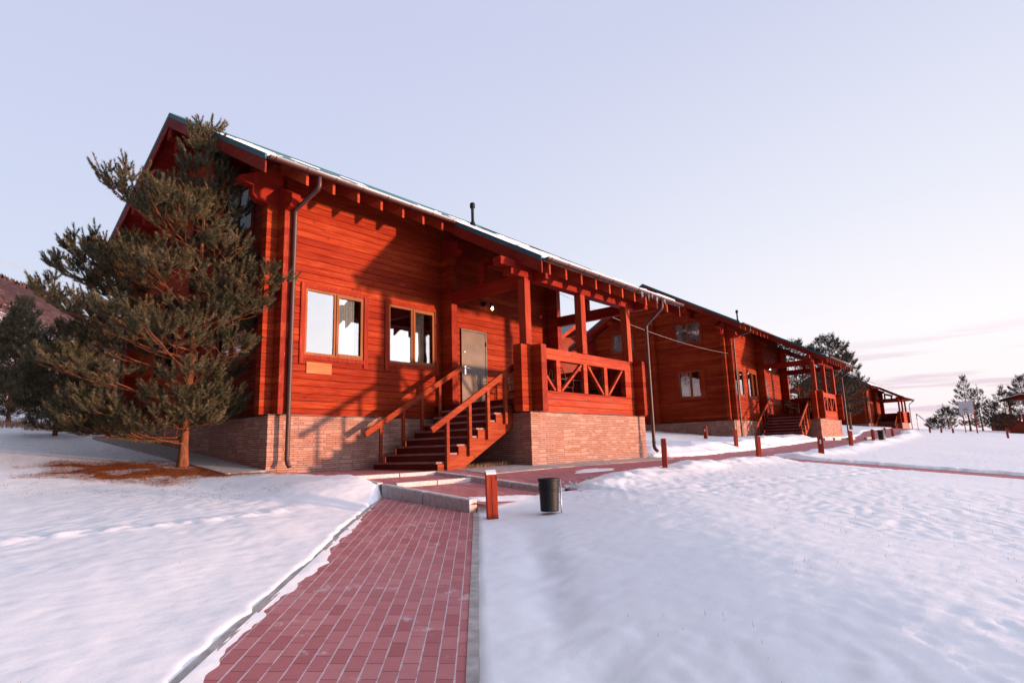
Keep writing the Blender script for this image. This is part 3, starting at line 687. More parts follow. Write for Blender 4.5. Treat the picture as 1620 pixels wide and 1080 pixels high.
def make_house(variant=1):
    H = empty('timber_house')
    # plinth
    m = MB(); m.box(0, 9.53, 0, 8.48, -2.2, -.012); m.build('plinth', M_stone, H)
    m = MB(); m.box(4.48, 9.53, -3.03, -.002, -2.2, -.012); m.build('porch_plinth', M_stone, H)
    fl = MB(); fl.box(-.02, 9.55, -.02, 8.50, -.010, .006); fl.build('flashing', M_flash, H)
    fl = MB(); fl.box(4.46, 9.55, -3.05, -.022, -.010, .004); fl.build('flashing', M_flash, H)
    # walls
    w1 = (.80, 2.30, 1.30, 2.76); w2 = (3.02, 4.50, 1.32, 2.76); dr = (5.42, 6.42, .30, 2.47)
    planks('front_wall', 'x', .12, -1, .2, 9.47, .006, 5.38, [w1, w2, dr], M_wall, H)
    planks('rear_wall', 'x', 8.36, 1, .2, 9.47, .006, 5.38, [], M_wall, H)
    lw = (1.50, 2.93, 1.32, 2.76); uw = (1.50, 2.95, 4.32, 5.40); lw2 = (5.55, 6.98, 1.32, 2.76); uw2 = (5.53, 6.98, 4.32, 5.40)
    planks('gable_wall', 'y', .2, -1, .12, 8.36, .006, 7.75, [lw, uw, lw2, uw2], M_wall, H, roof=True)
    planks('gable_wall', 'y', 9.47, 1, .12, 8.36, .006, 7.75, [], M_wall, H, roof=True)
    m = MB(); m.box(.35, 9.2, .25, 8.2, .0, .30); m.box(.35, 9.2, .25, 8.2, 2.95, 3.0); m.box(.35, 9.2, 3.6, 3.65, .3, 2.95); m.box(.35, 9.2, 3.6, 3.65, 3.0, 6.3); m.build('interior', M_dark, H)
    # crossing corners
    cb = [(.205, .006), (-.13, .006), (-.13, 4.42), (-.36, 4.44), (-.46, 4.53), (-.46, 4.72), (-.70, 4.74), (-.80, 4.83), (-.80, 5.22), (.205, 5.22)]
    for y0 in (.125, 8.155):
        grooved_stub('corner_post', -.13, .199, y0, y0+.20, .006, 4.40, M_wall, H)
        m = MB(); m.prism([(.199, 4.402), (-.13, 4.402), (-.36, 4.44), (-.46, 4.53), (-.46, 4.72), (-.66, 4.74), (-.72, 4.80), (-.72, 4.86), (.10, 5.27), (.199, 5.27)], (y0+.002, y0+.198), 'y'); m.build('corbel', M_beam, H)
    for y0 in (4.14,):
        grooved_stub('cross_wall_end', -.06, .198, y0, y0+.20, .006, 5.9, M_wall, H)
    for yy in (4.24,):
        m = MB(); m.box(-.74, .19, yy-.13, yy+.13, 7.20, 7.46); m.box(-.56, .19, yy-.13, yy+.13, 6.94, 7.198); m.build('purlin', M_beam, H)
    for yy in (1.9, 6.58):
        zt = roof_z(yy)-.43; m = MB(); m.box(-.74, .19, yy-.11, yy+.11, zt-.22, zt); m.box(-.45, .19, yy-.11, yy+.11, zt-.44, zt-.222); m.build('purlin', M_beam, H)
    for x0, yf in ((.11, -.15), (4.72, -.29), (9.27, -.31)):   # log ends projecting through the front wall, with a stepped corbel under the eaves
        grooved_stub('corner_post', x0, x0+.20, yf, .106, .006, 4.26, M_wall, H)
        m = MB(); m.prism([(.106, 4.262), (yf, 4.262), (yf-.19, 4.30), (yf-.27, 4.38), (yf-.27, 4.55), (.106, 4.85)], (x0+.002, x0+.198), 'x'); m.build('corbel', M_beam, H)
        m = MB(); m.box(x0+.005, x0+.195, yf-.006, yf-.001, .02, 4.25); m.build('log_ends', M_end, H)
    # porch: low walls with crossing ends, posts, beams, deck
    m = MB(); m.box(4.50, 9.44, -2.97, .09, .24, .326); m.build('deck', M_step, H)
    m = MB(); m.box(4.502, 4.53, -2.55, -.16, -.35, .235); m.build('deck_fascia', M_step, H)
    if variant == 1:
        panel = planks('parapet', 'x', -2.98, -1, 4.83, 9.12, .004, .50, [], M_rail, H)
        m = MB(); m.box(4.83, 9.12, -2.96, -2.83, .004, .50); m.build('parapet_back', M_rail, panel)
        m = MB(); m.box(4.83, 9.12, -2.99, -2.83, 1.235, 1.365); m.box(4.83, 9.12, -2.985, -2.835, 1.37, 1.50); m.build('top_rail', M_rail, panel)
        m = MB(); m.box(8.68, 9.12, -2.985, -2.84, .502, 1.233); m.build('rail_end', M_rail, panel)
        for c, wd in ((5.64, .15), (6.77, .16), (7.71, .15)):
            m = MB(); m.box(c-wd/2, c+wd/2, -2.982, -2.90, .502, 1.233); m.build('baluster', M_rail, panel)
        for (xa, za, xb, zb) in ((4.84, 1.20, 5.50, .52), (5.76, .52, 6.62, 1.21), (6.91, 1.21, 7.58, .52), (7.83, .52, 8.55, 1.21)):
            m = MB(); m.bar((xa, -2.935, za), (xb, -2.935, zb), .06, .085, (0, -1, 0)); m.build('diagonal_brace', M_rail, panel)
    else:
        panel = planks('parapet', 'x', -2.98, -1, 4.83, 9.12, .004, 1.50, [], M_rail, H)
        m = MB(); m.box(4.83, 9.12, -2.96, -2.83, .004, 1.50); m.build('parapet_back', M_rail, panel)
    for x0, e0, e1 in ((4.62, 4.27, 4.615), (9.125, 9.33, 9.60)):
        grooved_stub('corner_post', x0, x0+.20, -3.27, -2.60 if x0 < 5 else -2.2, .004, 1.50, M_wall, H)
        m = MB(); m.box(x0+.006, x0+.194, -3.276, -3.271, .03, 1.48); m.build('log_ends', M_end, H)
        if x0 < 5: grooved_stub('corner_post', e0, e1, -2.99, -2.75, .004, 1.50, M_wall, H)
        else: grooved_stub('corner_post', e0, e1, -2.99, -2.80, .004, 1.50, M_wall, H)
    planks('side_parapet', 'y', 9.44, 1, -2.8, -.30, .004, 1.42, [], M_wall, H)
    planks('side_parapet', 'y', 9.30, -1, -2.6, -.30, .30, 1.42, [], M_wall, H)
    m = MB(); m.box(9.29, 9.45, -2.2, -.32, 1.42, 1.47); m.build('side_rail', M_rail, H)
    for c in (4.515, 6.735, 8.96):
        m = MB(); m.box(c-.10, c+.10, -3.03, -2.83, 1.502, 3.038); m.build('post', M_post, H, bevel=.008)
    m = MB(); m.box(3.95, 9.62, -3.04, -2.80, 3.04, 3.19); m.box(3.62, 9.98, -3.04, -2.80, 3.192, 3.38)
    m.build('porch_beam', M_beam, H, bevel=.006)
    for x0, yk in ((4.735, -.292), (9.285, -.312)):
        m = MB(); m.box(x0, x0+.17, -2.798, yk, 2.97, 3.27); m.box(x0, x0+.17, -3.40, -3.042, 3.0, 3.25); m.build('tie_beam', M_beam, H, bevel=.006)
    m = MB(); m.box(4.95, 9.98, -1.45, -1.27, 3.80, 4.02); m.build('porch_purlin', M_beam, H)
    for kx in (9.285, 4.735):
        m = MB(); m.box(kx, kx+.17, -1.45, -1.27, 3.272, 3.80); m.build('king_post', M_beam, H)
    # roof
    sl = .571; th = .055
    def rp(y, dz=0): return (y, roof_z(y)+dz)
    m = MB(); m.prism([rp(-1.06), rp(4.24), rp(9.54), rp(9.54, -th), rp(4.24, -th), rp(-1.06, -th)], (-.74, 10.63), 'x'); roof = m.build('roof', M_roof, H)
    m = MB(); m.prism([rp(-3.83), rp(-1.062), rp(-1.062, -th), rp(-3.83, -th)], (4.15, 10.63), 'x'); m.build('porch_roof', M_roof, roof)
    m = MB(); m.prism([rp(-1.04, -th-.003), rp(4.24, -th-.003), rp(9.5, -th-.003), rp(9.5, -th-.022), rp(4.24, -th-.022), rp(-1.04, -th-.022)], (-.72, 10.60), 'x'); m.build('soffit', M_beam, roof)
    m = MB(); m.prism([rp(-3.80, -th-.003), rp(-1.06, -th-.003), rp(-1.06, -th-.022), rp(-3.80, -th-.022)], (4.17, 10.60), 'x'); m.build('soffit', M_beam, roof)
    m = MB(); m.tube([(-.77, 4.24, 7.83), (10.66, 4.24, 7.83)], .07, 10); m.build('ridge_cap', M_teal, roof)
    def verge(x0, x1, ya, yb, cap=True):
        o = []
        m = MB(); m.prism([rp(ya, .045), rp(yb, .045), rp(yb, -.075), rp(ya, -.075)], (x0, x1), 'x'); m.build('metal_verge', M_teal, roof)
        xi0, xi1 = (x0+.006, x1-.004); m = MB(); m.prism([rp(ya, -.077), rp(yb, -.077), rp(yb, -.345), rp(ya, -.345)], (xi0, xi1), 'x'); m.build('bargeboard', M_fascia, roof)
    verge(-.785, -.742, -1.00, 4.239); verge(-.785, -.742, 4.241, 9.50)
    verge(10.632, 10.675, -3.80, 4.239); verge(10.632, 10.675, 4.241, 9.50)
    verge(4.105, 4.148, -3.78, -1.07)
    # rafter tails
    for i in range(17):
        x = .14+.613*i
        if x < 4.1: ya, yb = -.96, .10
        else: ya, yb = -3.76, .10
        m = MB(); dz0, dz1 = -th-.024, -.335
        m.prism([rp(ya, dz0), rp(yb, dz0), rp(yb, dz1), rp(ya, dz1)], (x-.03, x+.03), 'x'); m.build('rafter', M_post if False else M_rail, roof)
    # gutters (open half pipes), brackets, downspouts
    def gutter(x0, x1, yc, zc):
        V = []; n = 9
        for x in (x0, x1):
            for rr in (.064, .056):
                for k in range(n+1):
                    a = math.pi+math.pi*k/n; V.append((x, yc+rr*math.cos(a), zc+rr*math.sin(a)))
        q = n+1; F = []
        for k in range(n):
            F += [(k, k+1, 2*q+k+1, 2*q+k), (q+k, 3*q+k, 3*q+k+1, q+k+1), (k, q+k, q+k+1, k+1), (2*q+k, 2*q+k+1, 3*q+k+1, 3*q+k)]
        F += [(0, 2*q, 3*q, q), (n, q+n, 3*q+n, 2*q+n)]
        m = MB().add(V, F); g_ = m.build('gutter', M_gutter, H, smooth=False)
        for xe in (x0, x1):
            c = MB(); c.add([(xe-.003, yc+.066*math.cos(math.pi+math.pi*k/n), zc+.066*math.sin(math.pi+math.pi*k/n)) for k in range(n+1)]+[(xe+.003, yc+.066*math.cos(math.pi+math.pi*k/n), zc+.066*math.sin(math.pi+math.pi*k/n)) for k in range(n+1)],
                            [tuple(range(n+1)), tuple(range(2*n+1, n, -1))]+[(k, k+1, n+2+k, n+1+k) for k in range(n)]); c.build('end_cap', M_gutter, g_)
        nb = int((x1-x0)/.62)
        for i in range(nb+1):
            x = x0+.12+(x1-x0-.24)*i/nb; b = MB(); pts = [(x, yc+.070*math.cos(a), zc+.070*math.sin(a)) for a in np.linspace(math.pi*.97, 2.03*math.pi, 10)]
            b.tube(pts+[(x, yc+.12, zc+.03)], .008, 5); b.build('bracket', M_gutter, g_)
    gutter(-.76, 4.10, -1.12, 4.815); gutter(4.16, 10.66, -3.89, 3.255)
    def spout(x, yg, zg, yw, zw, zb):
        m = MB(); m.tube([(x, yg, zg-.03), (x, yg, zg-.22), (x, yg+.04, zg-.28), (x, yw-.05, zw+.06), (x, yw, zw-.02), (x, yw, zb+.14), (x, yw-.02, zb+.07), (x, yw-.10, zb)], .047, 14); d = m.build('downspout', M_gutter, H, smooth=True)
        m = MB()
        for z in (zw-.05, zw-1.3, zb+1.4, zb+.25):
            m.tube([(x, yw, z-.02), (x, yw, z+.02)], .053, 14)
        m.build('pipe_collar', M_gutter, d, smooth=False)
    spout(.31, -1.12, 4.76, -.225, 4.24, -1.02); spout(9.36, -3.89, 3.20, -3.36, 2.52, -.97)
    spout(-.06, 9.6, 4.76, 8.75, 4.2, -.1)
    # chimney pipe
    zr = roof_z(2.0); m = MB(); m.lathe([(.11, -.12), (.10, .05), (.055, .16), (.05, .20), (.05, .62), (.058, .64)], 16, (7.91, 2.0, zr)); c = m.build('vent_pipe', M_black, H, smooth=True)
    m = MB(); m.lathe([(.0, .82), (.06, .81), (.085, .78), (.09, .66), (.075, .62), (.05, .62)], 16, (7.91, 2.0, zr)); m.build('vent_cap', M_black, c, smooth=True)
    # windows and door
    make_window('window', H, 'x', .12, -1, *w1, curtain=[(1.62, 2.12)]); make_window('window', H, 'x', .12, -1, *w2, curtain=[(3.86, 4.25)])
    make_window('window', H, 'y', .2, -1, *lw, curtain=[(2.45, 2.85)]); make_window('window', H, 'y', .2, -1, *lw2, curtain=[(5.6, 6.0)])
    make_window('window', H, 'y', .2, -1, 1.50, 2.95, 4.32, 5.80, curtain=[(1.56, 1.85), (2.62, 2.9)], slant=(2.22, 5.40, -1), mid=2.22)
    make_window('window', H, 'y', .2, -1, 5.53, 6.98, 4.32, 5.80, curtain=[(5.6, 5.9), (6.3, 6.9)], slant=(6.26, 5.40, 1), mid=6.26)
    m = MB(); m.box(5.42, 5.475, .07, .15, .30, 2.47); m.box(6.365, 6.42, .07, .15, .30, 2.47); m.box(5.475, 6.365, .07, .15, 2.415, 2.47); m.box(5.475, 6.365, .07, .15, .30, .34)
    fr = m.build('door_frame', M_door, H, bevel=.004)
    m = MB(); m.box(5.477, 6.363, .082, .13, .342, 2.413); d = m.build('door', M_door, H, bevel=.004)
    m = MB(); m.box(5.53, 5.575, .068, .081, 1.22, 1.44); m.tube([(5.552, .08, 1.385), (5.552, .025, 1.385), (5.575, .02, 1.385), (5.69, .022, 1.38)], .011, 8); m.build('handle', M_chrome, d)
    m = MB(); m.tube([(5.545, .079, 1.83), (5.545, .066, 1.83)], .018, 12); m.build('peephole', M_chrome, d)
    for z in (.62, 2.12):
        m = MB(); m.tube([(6.372, .062, z-.06), (6.372, .062, z+.06)], .014, 8); m.build('hinge', M_flash, d)
    # porch lamp
    m = MB(); m.box(6.30, 6.38, .0, .105, 3.22, 3.34); m.tube([(6.34, .0, 3.29), (6.34, -.10, 3.31), (6.44, -.12, 3.27)], .014, 8); m.box(6.42, 6.52, -.17, -.08, 3.20, 3.28); l = m.build('porch_lamp', M_flash, H)
    m = MB(); m.lathe([(0, -.07), (.028, -.055), (.034, -.025), (.022, .02), (.0, .03)], 14, (6.47, -.125, 3.16)); m.build('bulb', M_bulb, l, smooth=True)
    # staircase
    nr = 9; z0s = -1.185; rise = (.326-z0s)/nr; run = .285; xs0 = 4.50-run*(nr-1)
    m = MB(); m.box(xs0-.02, xs0+.02, -2.46, -.50, z0s-.15, z0s+rise-.04)
    for i in range(1, nr): m.box(xs0+run*i-.02, xs0+run*i+.005, -2.44, -.52, z0s+rise*i-.002, z0s+rise*(i+1)-.042)
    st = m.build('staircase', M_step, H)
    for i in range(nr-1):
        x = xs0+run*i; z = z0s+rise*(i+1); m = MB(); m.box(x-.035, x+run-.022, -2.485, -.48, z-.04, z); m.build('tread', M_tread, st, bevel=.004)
    for y0, y1 in ((-2.515, -2.487), (-.475, -.447)):
        poly = []
        for i in range(nr-1):
            x = xs0+run*i; z = z0s+rise*(i+1)-.042; poly += [(x-.02, z-rise+.0 if i else z0s-.1), (x-.02, z)]
        poly = [(xs0-.02, z0s-.12)]
        for i in range(nr-1):
            x = xs0+run*i; z = z0s+rise*(i+1)-.045; poly += [(x-.02, z), (x+run-.02, z)]
        poly += [(4.495, -.28), (4.30, -.42), (xs0+.42, z0s-.12)]
        # concave outline: build column by column
        m = MB()
        for i in range(nr-1):
            xa = xs0+run*i-.02; xb = xa+run; zt = z0s+rise*(i+1)-.045
            lo = lambda x: max(z0s-.12, z0s-.12+(x-(xs0+.42))*.54)
            m.prism([(xa, lo(xa)), (xb, lo(xb)), (xb, zt), (xa, zt)], (y0, y1), 'y')
        m.build('stringer', M_stair, st)
    for y, sx in ((-.40, 0), (-2.56, 1)):
        sl_ = .5775; xa = 2.0; za = -.41
        hr = MB(); hr.bar((xa, y, za+.0), (4.66 if sx else 4.93, y, za+sl_*((4.66 if sx else 4.93)-xa)), .055, .125); h = hr.build('handrail', M_stair, st, bevel=.005)
        for xp in (2.43, 3.06, 3.62, 4.19):
            zt = za+sl_*(xp-xa)-.055; i = int((xp-xs0)/run); zb = z0s+rise*(i+1)-.25 if sx else z0s+rise*(i+1)
            m = MB(); m.box(xp-.038, xp+.038, y-.02-(0.0), y+.022+(0.02 if sx else 0), zb if xp > 2.5 else z0s-.1, zt); m.build('rail_post', M_stair, h)
    # snow lying on the roof, in broken patches over the metal tile
    def roof_snow(x0, x1, y0, y1, thick, thr, seed, edge=0.0):
        a = np.arange(x0, x1+.001, .055); b = np.arange(y0, y1+.001, .055); A_, B_ = np.meshgrid(a, b)
        n = fbm(A_*1.1, B_*1.6, seed, 4)+.10*np.sin(B_*2*math.pi/.35)*.5+.16*fbm(A_*7, B_*7, seed+3, 3)
        bias = np.interp(B_, [-3.8, -3.2, -1.0, 4.2], [.34, .24, .17, .03])
        n = n+bias+(.22*sst(8.2, 10.4, A_)*(B_ < -1.5))-thr
        h = np.clip(n*.5, -.03, thick*(1+1.6*sst(8.0, 10.2, A_)*(B_ < -2.4)))
        ed = np.minimum(np.minimum(A_-x0, x1-A_), np.minimum(B_-y0, y1-B_)); h = np.where(ed < .03, -.03, h*sst(0, .12, ed)+(-.002)*(1-sst(0, .12, ed)))
        Zs = 7.85-.571*np.abs(B_-4.24)+h; i = np.arange(A_.size).reshape(A_.shape)
        F = np.stack([i[:-1, :-1], i[:-1, 1:], i[1:, 1:], i[1:, :-1]], -1).reshape(-1, 4); hm = np.maximum.reduce([h[:-1, :-1], h[:-1, 1:], h[1:, 1:], h[1:, :-1]]).reshape(-1)
        npmesh('snow_patches', np.stack([A_, B_, Zs], -1).reshape(-1, 3), F[hm > -.004], M_snowroof, roof, smooth=True)
    roof_snow(-.66, 10.6, -1.04, 4.18, .026, .19, 51); roof_snow(4.2, 10.6, -3.86, -1.0, .045, .28, 57)
    m = MB()
    ic = random.Random(8)
    for k in range(9):
        x = ic.choice([8.55, 8.75, 8.9, 9.02, 9.12, 9.2, 9.5, 8.2, 7.6, -.76, -.74, 9.8, 8.65])+ic.uniform(-.05, .05); L = ic.uniform(.08, .30)
        yy, zz = ((-1.12, 4.76) if x < 0 else (-3.93, 3.20)); m = MB(); m.tube([(x, yy, zz), (x+.004, yy, zz-L*.5), (x, yy, zz-L)], [.014, .009, .002], 6); m.build('icicle', M_ice, H, smooth=True)
    return H

house = make_house(1)
tag(house, 'nearest and largest red timber house, its front steps and porch facing the brick path', 'house')
m = MB(); m.box(.862, 1.468, .098, .106, .905, 1.145); pl = m.build('bare_wood_plate', M_plate, house)
house2 = copy_tree(house)
house2.location = (25.369, .5906, .3912); house2.rotation_euler = (0, 0, .03007)
tag(house2, 'second red timber house, in the middle distance, with a curtained gable and wide front stairs', 'house')
for c in kids(house2):
    if c.name.startswith('bare_wood_plate'): bpy.data.objects.remove(c, do_unlink=True)
house3 = make_house(2) if False else copy_tree(house)
for c in kids(house3):
    n_ = c.name.split('.')[0]
    if n_ == 'bare_wood_plate': bpy.data.objects.remove(c, do_unlink=True)
    elif n_ == 'parapet':
        for d in kids(c): bpy.data.objects.remove(d, do_unlink=True)
        bpy.data.objects.remove(c, do_unlink=True)
p3 = planks('parapet', 'x', -2.98, -1, 4.83, 9.12, .004, 1.50, [], M_rail, house3)
m = MB(); m.box(4.83, 9.12, -2.96, -2.83, .004, 1.50); m.build('parapet_back', M_rail, p3)
house3.location = (85.16, 6.25, 1.336); house3.rotation_euler = (0, 0, -.0075)
tag(house3, 'small distant red timber house with a closed board parapet on its porch', 'house')
GH = 'red timber houses in a row'
for h in (house, house2, house3): h['group'] = GH

# ------------------------------------------------------------------ bollards and bins
def gz(x, y): return float(ground_h(np.array([x]), np.array([y]))[0])
def bollard(x, y, z, rz, lamp, label, h=.56, w_=.165, d_=.10, lean=(0, 0), snowcap=False):
    b = empty('wooden_bollard', (x, y, z), rz); b.rotation_euler = (lean[0], lean[1], rz)
    m = MB(); prof = [(-w_/2, -.3), (w_/2, -.3), (w_/2, h-.045), (w_/2-.03, h), (-w_/2+.03, h), (-w_/2, h-.045)] if lamp else [(-w_/2, -.3), (w_/2, -.3), (w_/2, h), (-w_/2, h)]
    if lamp: m.prism(prof, (-d_/2, d_/2), 'y')
    else: m.prism([(-d_/2, -.3), (d_/2, -.3), (d_/2, h), (-d_/2, h-.035)], (-w_/2, w_/2), 'x')
    m.build('post', M_bol, b, bevel=.006)
    m = MB(); m.box(-.0018, .0018, -d_/2-.0022, -d_/2-.0004, -.1, h-.06); m.build('seam', M_dark, b)
    if lamp:
        m = MB(); a = [(-.035, h-.30), (.035, h-.30)]+[(.035*math.cos(t), h-.12+.035*math.sin(t)) for t in np.linspace(0, math.pi, 7)]
        m.prism(a, (-d_/2-.004, -d_/2-.0004), 'y'); f = m.build('lamp_housing', M_flash, b)
        m = MB(); m.box(-.022, .022, -d_/2-.009, -d_/2-.0042, h-.27, h-.13); m.build('lens', M_whitemetal, f)
    if snowcap:
        m = MB(); m.prism([(-d_/2+.004, h-.032), (d_/2-.004, h+.001), (d_/2-.01, h+.022), (-d_/2+.012, h-.008)], (-w_/2+.006, w_/2-.006), 'x'); m.build('snow_cap', M_snowroof, b, smooth=False)
    tag(b, label, 'bollard', 'wooden bollards along the paved paths')
    return b
M_bol = wood('weathered_red_post', (.17, .018, .010), (.29, .038, .018), (.42, .10, .055), 'z', row=None, rough=.6, streak=.3)
BL = [(-.10, -6.10, R(-38), 0, 'nearest wooden bollard, tall and red with a snowy top, left of the black bin', .60, 1),
 (5.55, -5.62, R(24), 1, 'dark red bollard in the snow bank in front of the nearest porch', .60, 0),
 (10.6, -5.72, R(38), 0, 'plain square topped bollard between the snow bank and the wide terrace, below the second gable', .56, 0),
 (14.4, -6.25, R(-75), 1, 'bollard with a black arched lamp, on the snow where the crossing path begins', .56, 0),
 (19.3, -6.0, R(34), 0, 'small bollard on the snow edge in line with the second house porch corner', .56, 0),
 (26.0, -5.45, R(30), 0, 'small red bollard just left of the far dark bin', .52, 0),
 (21.9, .67, R(-80), 1, 'lamp bollard against the dark gable plinth of the second house', .62, 0),
 (15.2, -3.35, R(40), 0, 'bollard on the snow patch beside the second house downspout', .60, 0),
 (53.8, -1.0, R(30), 1, 'tiny bollard in front of the stairs of the distant house', .60, 0),
 (41.7, -3.6, R(35), 0, 'red bollard just before the porch of the distant house', .60, 0),
 (53.7, -4.2, R(20), 0, 'tiny bollard alone on the snow right of the distant house', .55, 0),
 (56.0, -4.7, R(25), 0, 'faint bollard before the small far pine, second of three on the skyline', .5, 0),
 (57.0, -5.4, R(25), 0, 'faint bollard on the skyline, nearest to the basketball hoop', .45, 0),
 (47.2, -9.33, R(15), 1, 'bollard standing alone in the snow field at the far right edge', .68, 0)]
for x, y, rz, lamp, lab, h, cap in BL:
    bollard(x, y, gz(x, y)-.02, rz, lamp, lab, h, .142 if cap else .165, .10, (R(random.Random(x).uniform(-2, 2)), R(random.Random(y).uniform(-3, 2))), cap)

def bin_(x, y, z, rz, label):
    b = empty('litter_bin', (x, y, z), rz); b.scale = (.80, .80, .92)
    m = MB(); m.lathe([(.0, .085), (.142, .085), (.148, .10), (.156, .36), (.168, .365), (.170, .39), (.160, .395), (.160, .42), (.168, .425), (.168, .45), (.160, .455), (.160, .485), (.176, .49), (.180, .53), (.165, .533), (.156, .50), (.140, .11), (0, .11)], 36); m.build('bucket', M_black, b, smooth=False)
    m = MB(); m.tube([(.190, 0, -.15), (.190, 0, .51)], .0105, 10); m.tube([(.190, 0, .47), (.150, 0, .47)], .008, 8); m.tube([(.190, 0, .20), (.12, 0, .20)], .008, 8); m.build('stand', M_steel, b, smooth=True)
    return tag(b, label, 'litter bin', 'black litter bins on posts')
bin_(.42, -6.62, gz(.42, -6.62)-.045, R(-49), 'black ribbed bucket bin on a thin steel post, in snow beside the nearest bollard')
bin_(25.1, -5.95, gz(25.1, -5.95)-.02, R(-49), 'far dark bin on the snow edge, small, right of a bollard')

# ------------------------------------------------------------------ porch furniture
M_wick = plain('dark_wicker', (.055, .030, .024), .7, .3, 0, .3, 40)
def chair(x, y, z, rz, label):
    c = empty('patio_chair', (x, y, z), rz)
    m = MB(); m.box(-.24, .24, -.23, .23, .42, .455); m.build('seat', M_wick, c, bevel=.01)
    m = MB()
    pts = [(-.23, .21, .46), (-.24, .26, .75), (-.18, .30, .93), (0, .32, .98), (.18, .30, .93), (.24, .26, .75), (.23, .21, .46)]
    m.tube(pts, .014, 8)
    for a in (-.12, -.04, .04, .12): m.tube([(a, .23, .46), (a*1.05, .30, .95)], .008, 6)
    for t in (.60, .74, .86): m.tube([(-.22, .25, t), (0, .27, t), (.22, .25, t)], .008, 6)
    m.build('backrest', M_wick, c)
    for s in (-1, 1):
        m = MB(); m.tube([(s*.24, .25, .68), (s*.27, .0, .67), (s*.25, -.20, .64), (s*.235, -.22, .45)], .014, 8); m.build('armrest', M_wick, c)
        for yy in (-.21, .21):
            m = MB(); m.tube([(s*.22, yy, .42), (s*.245, yy*1.12, .0)], .015, 8); m.build('leg', M_wick, c)
    return tag(c, label, 'chair', 'dark wicker chairs on the porches')
def table(x, y, z, label):
    t = empty('patio_table', (x, y, z))
    m = MB(); m.box(-.55, .55, -.4, .4, .70, .735); m.build('table_top', M_wick, t, bevel=.008)
    for a in (-.48, .48):
        for b in (-.33, .33):
            m = MB(); m.box(a-.025, a+.025, b-.025, b+.025, 0, .70); m.build('leg', M_wick, t)
    return tag(t, label, 'table', 'dark porch tables')
for hx, hy, hz, who in ((0, 0, .326, 'nearest'), (25.369, .5906, .717, 'second'), (85.16, 6.25, 1.662, 'distant')):
    table(hx+7.9, hy-1.35, hz, 'dark table in the shade of the %s house porch' % who)
    for (dx, dy, rz, lab) in ((6.85, -.75, R(70), 'by the house wall, nearest the door'), (7.2, -1.9, R(100), 'at the near table end, behind the railing'), (8.0, -.60, R(0), 'between the table and the wall'), (8.55, -2.0, R(200), 'at the far corner behind the parapet')):
        chair(hx+dx, hy+dy, hz, rz, 'dark armchair on the %s porch %s' % (who, lab))

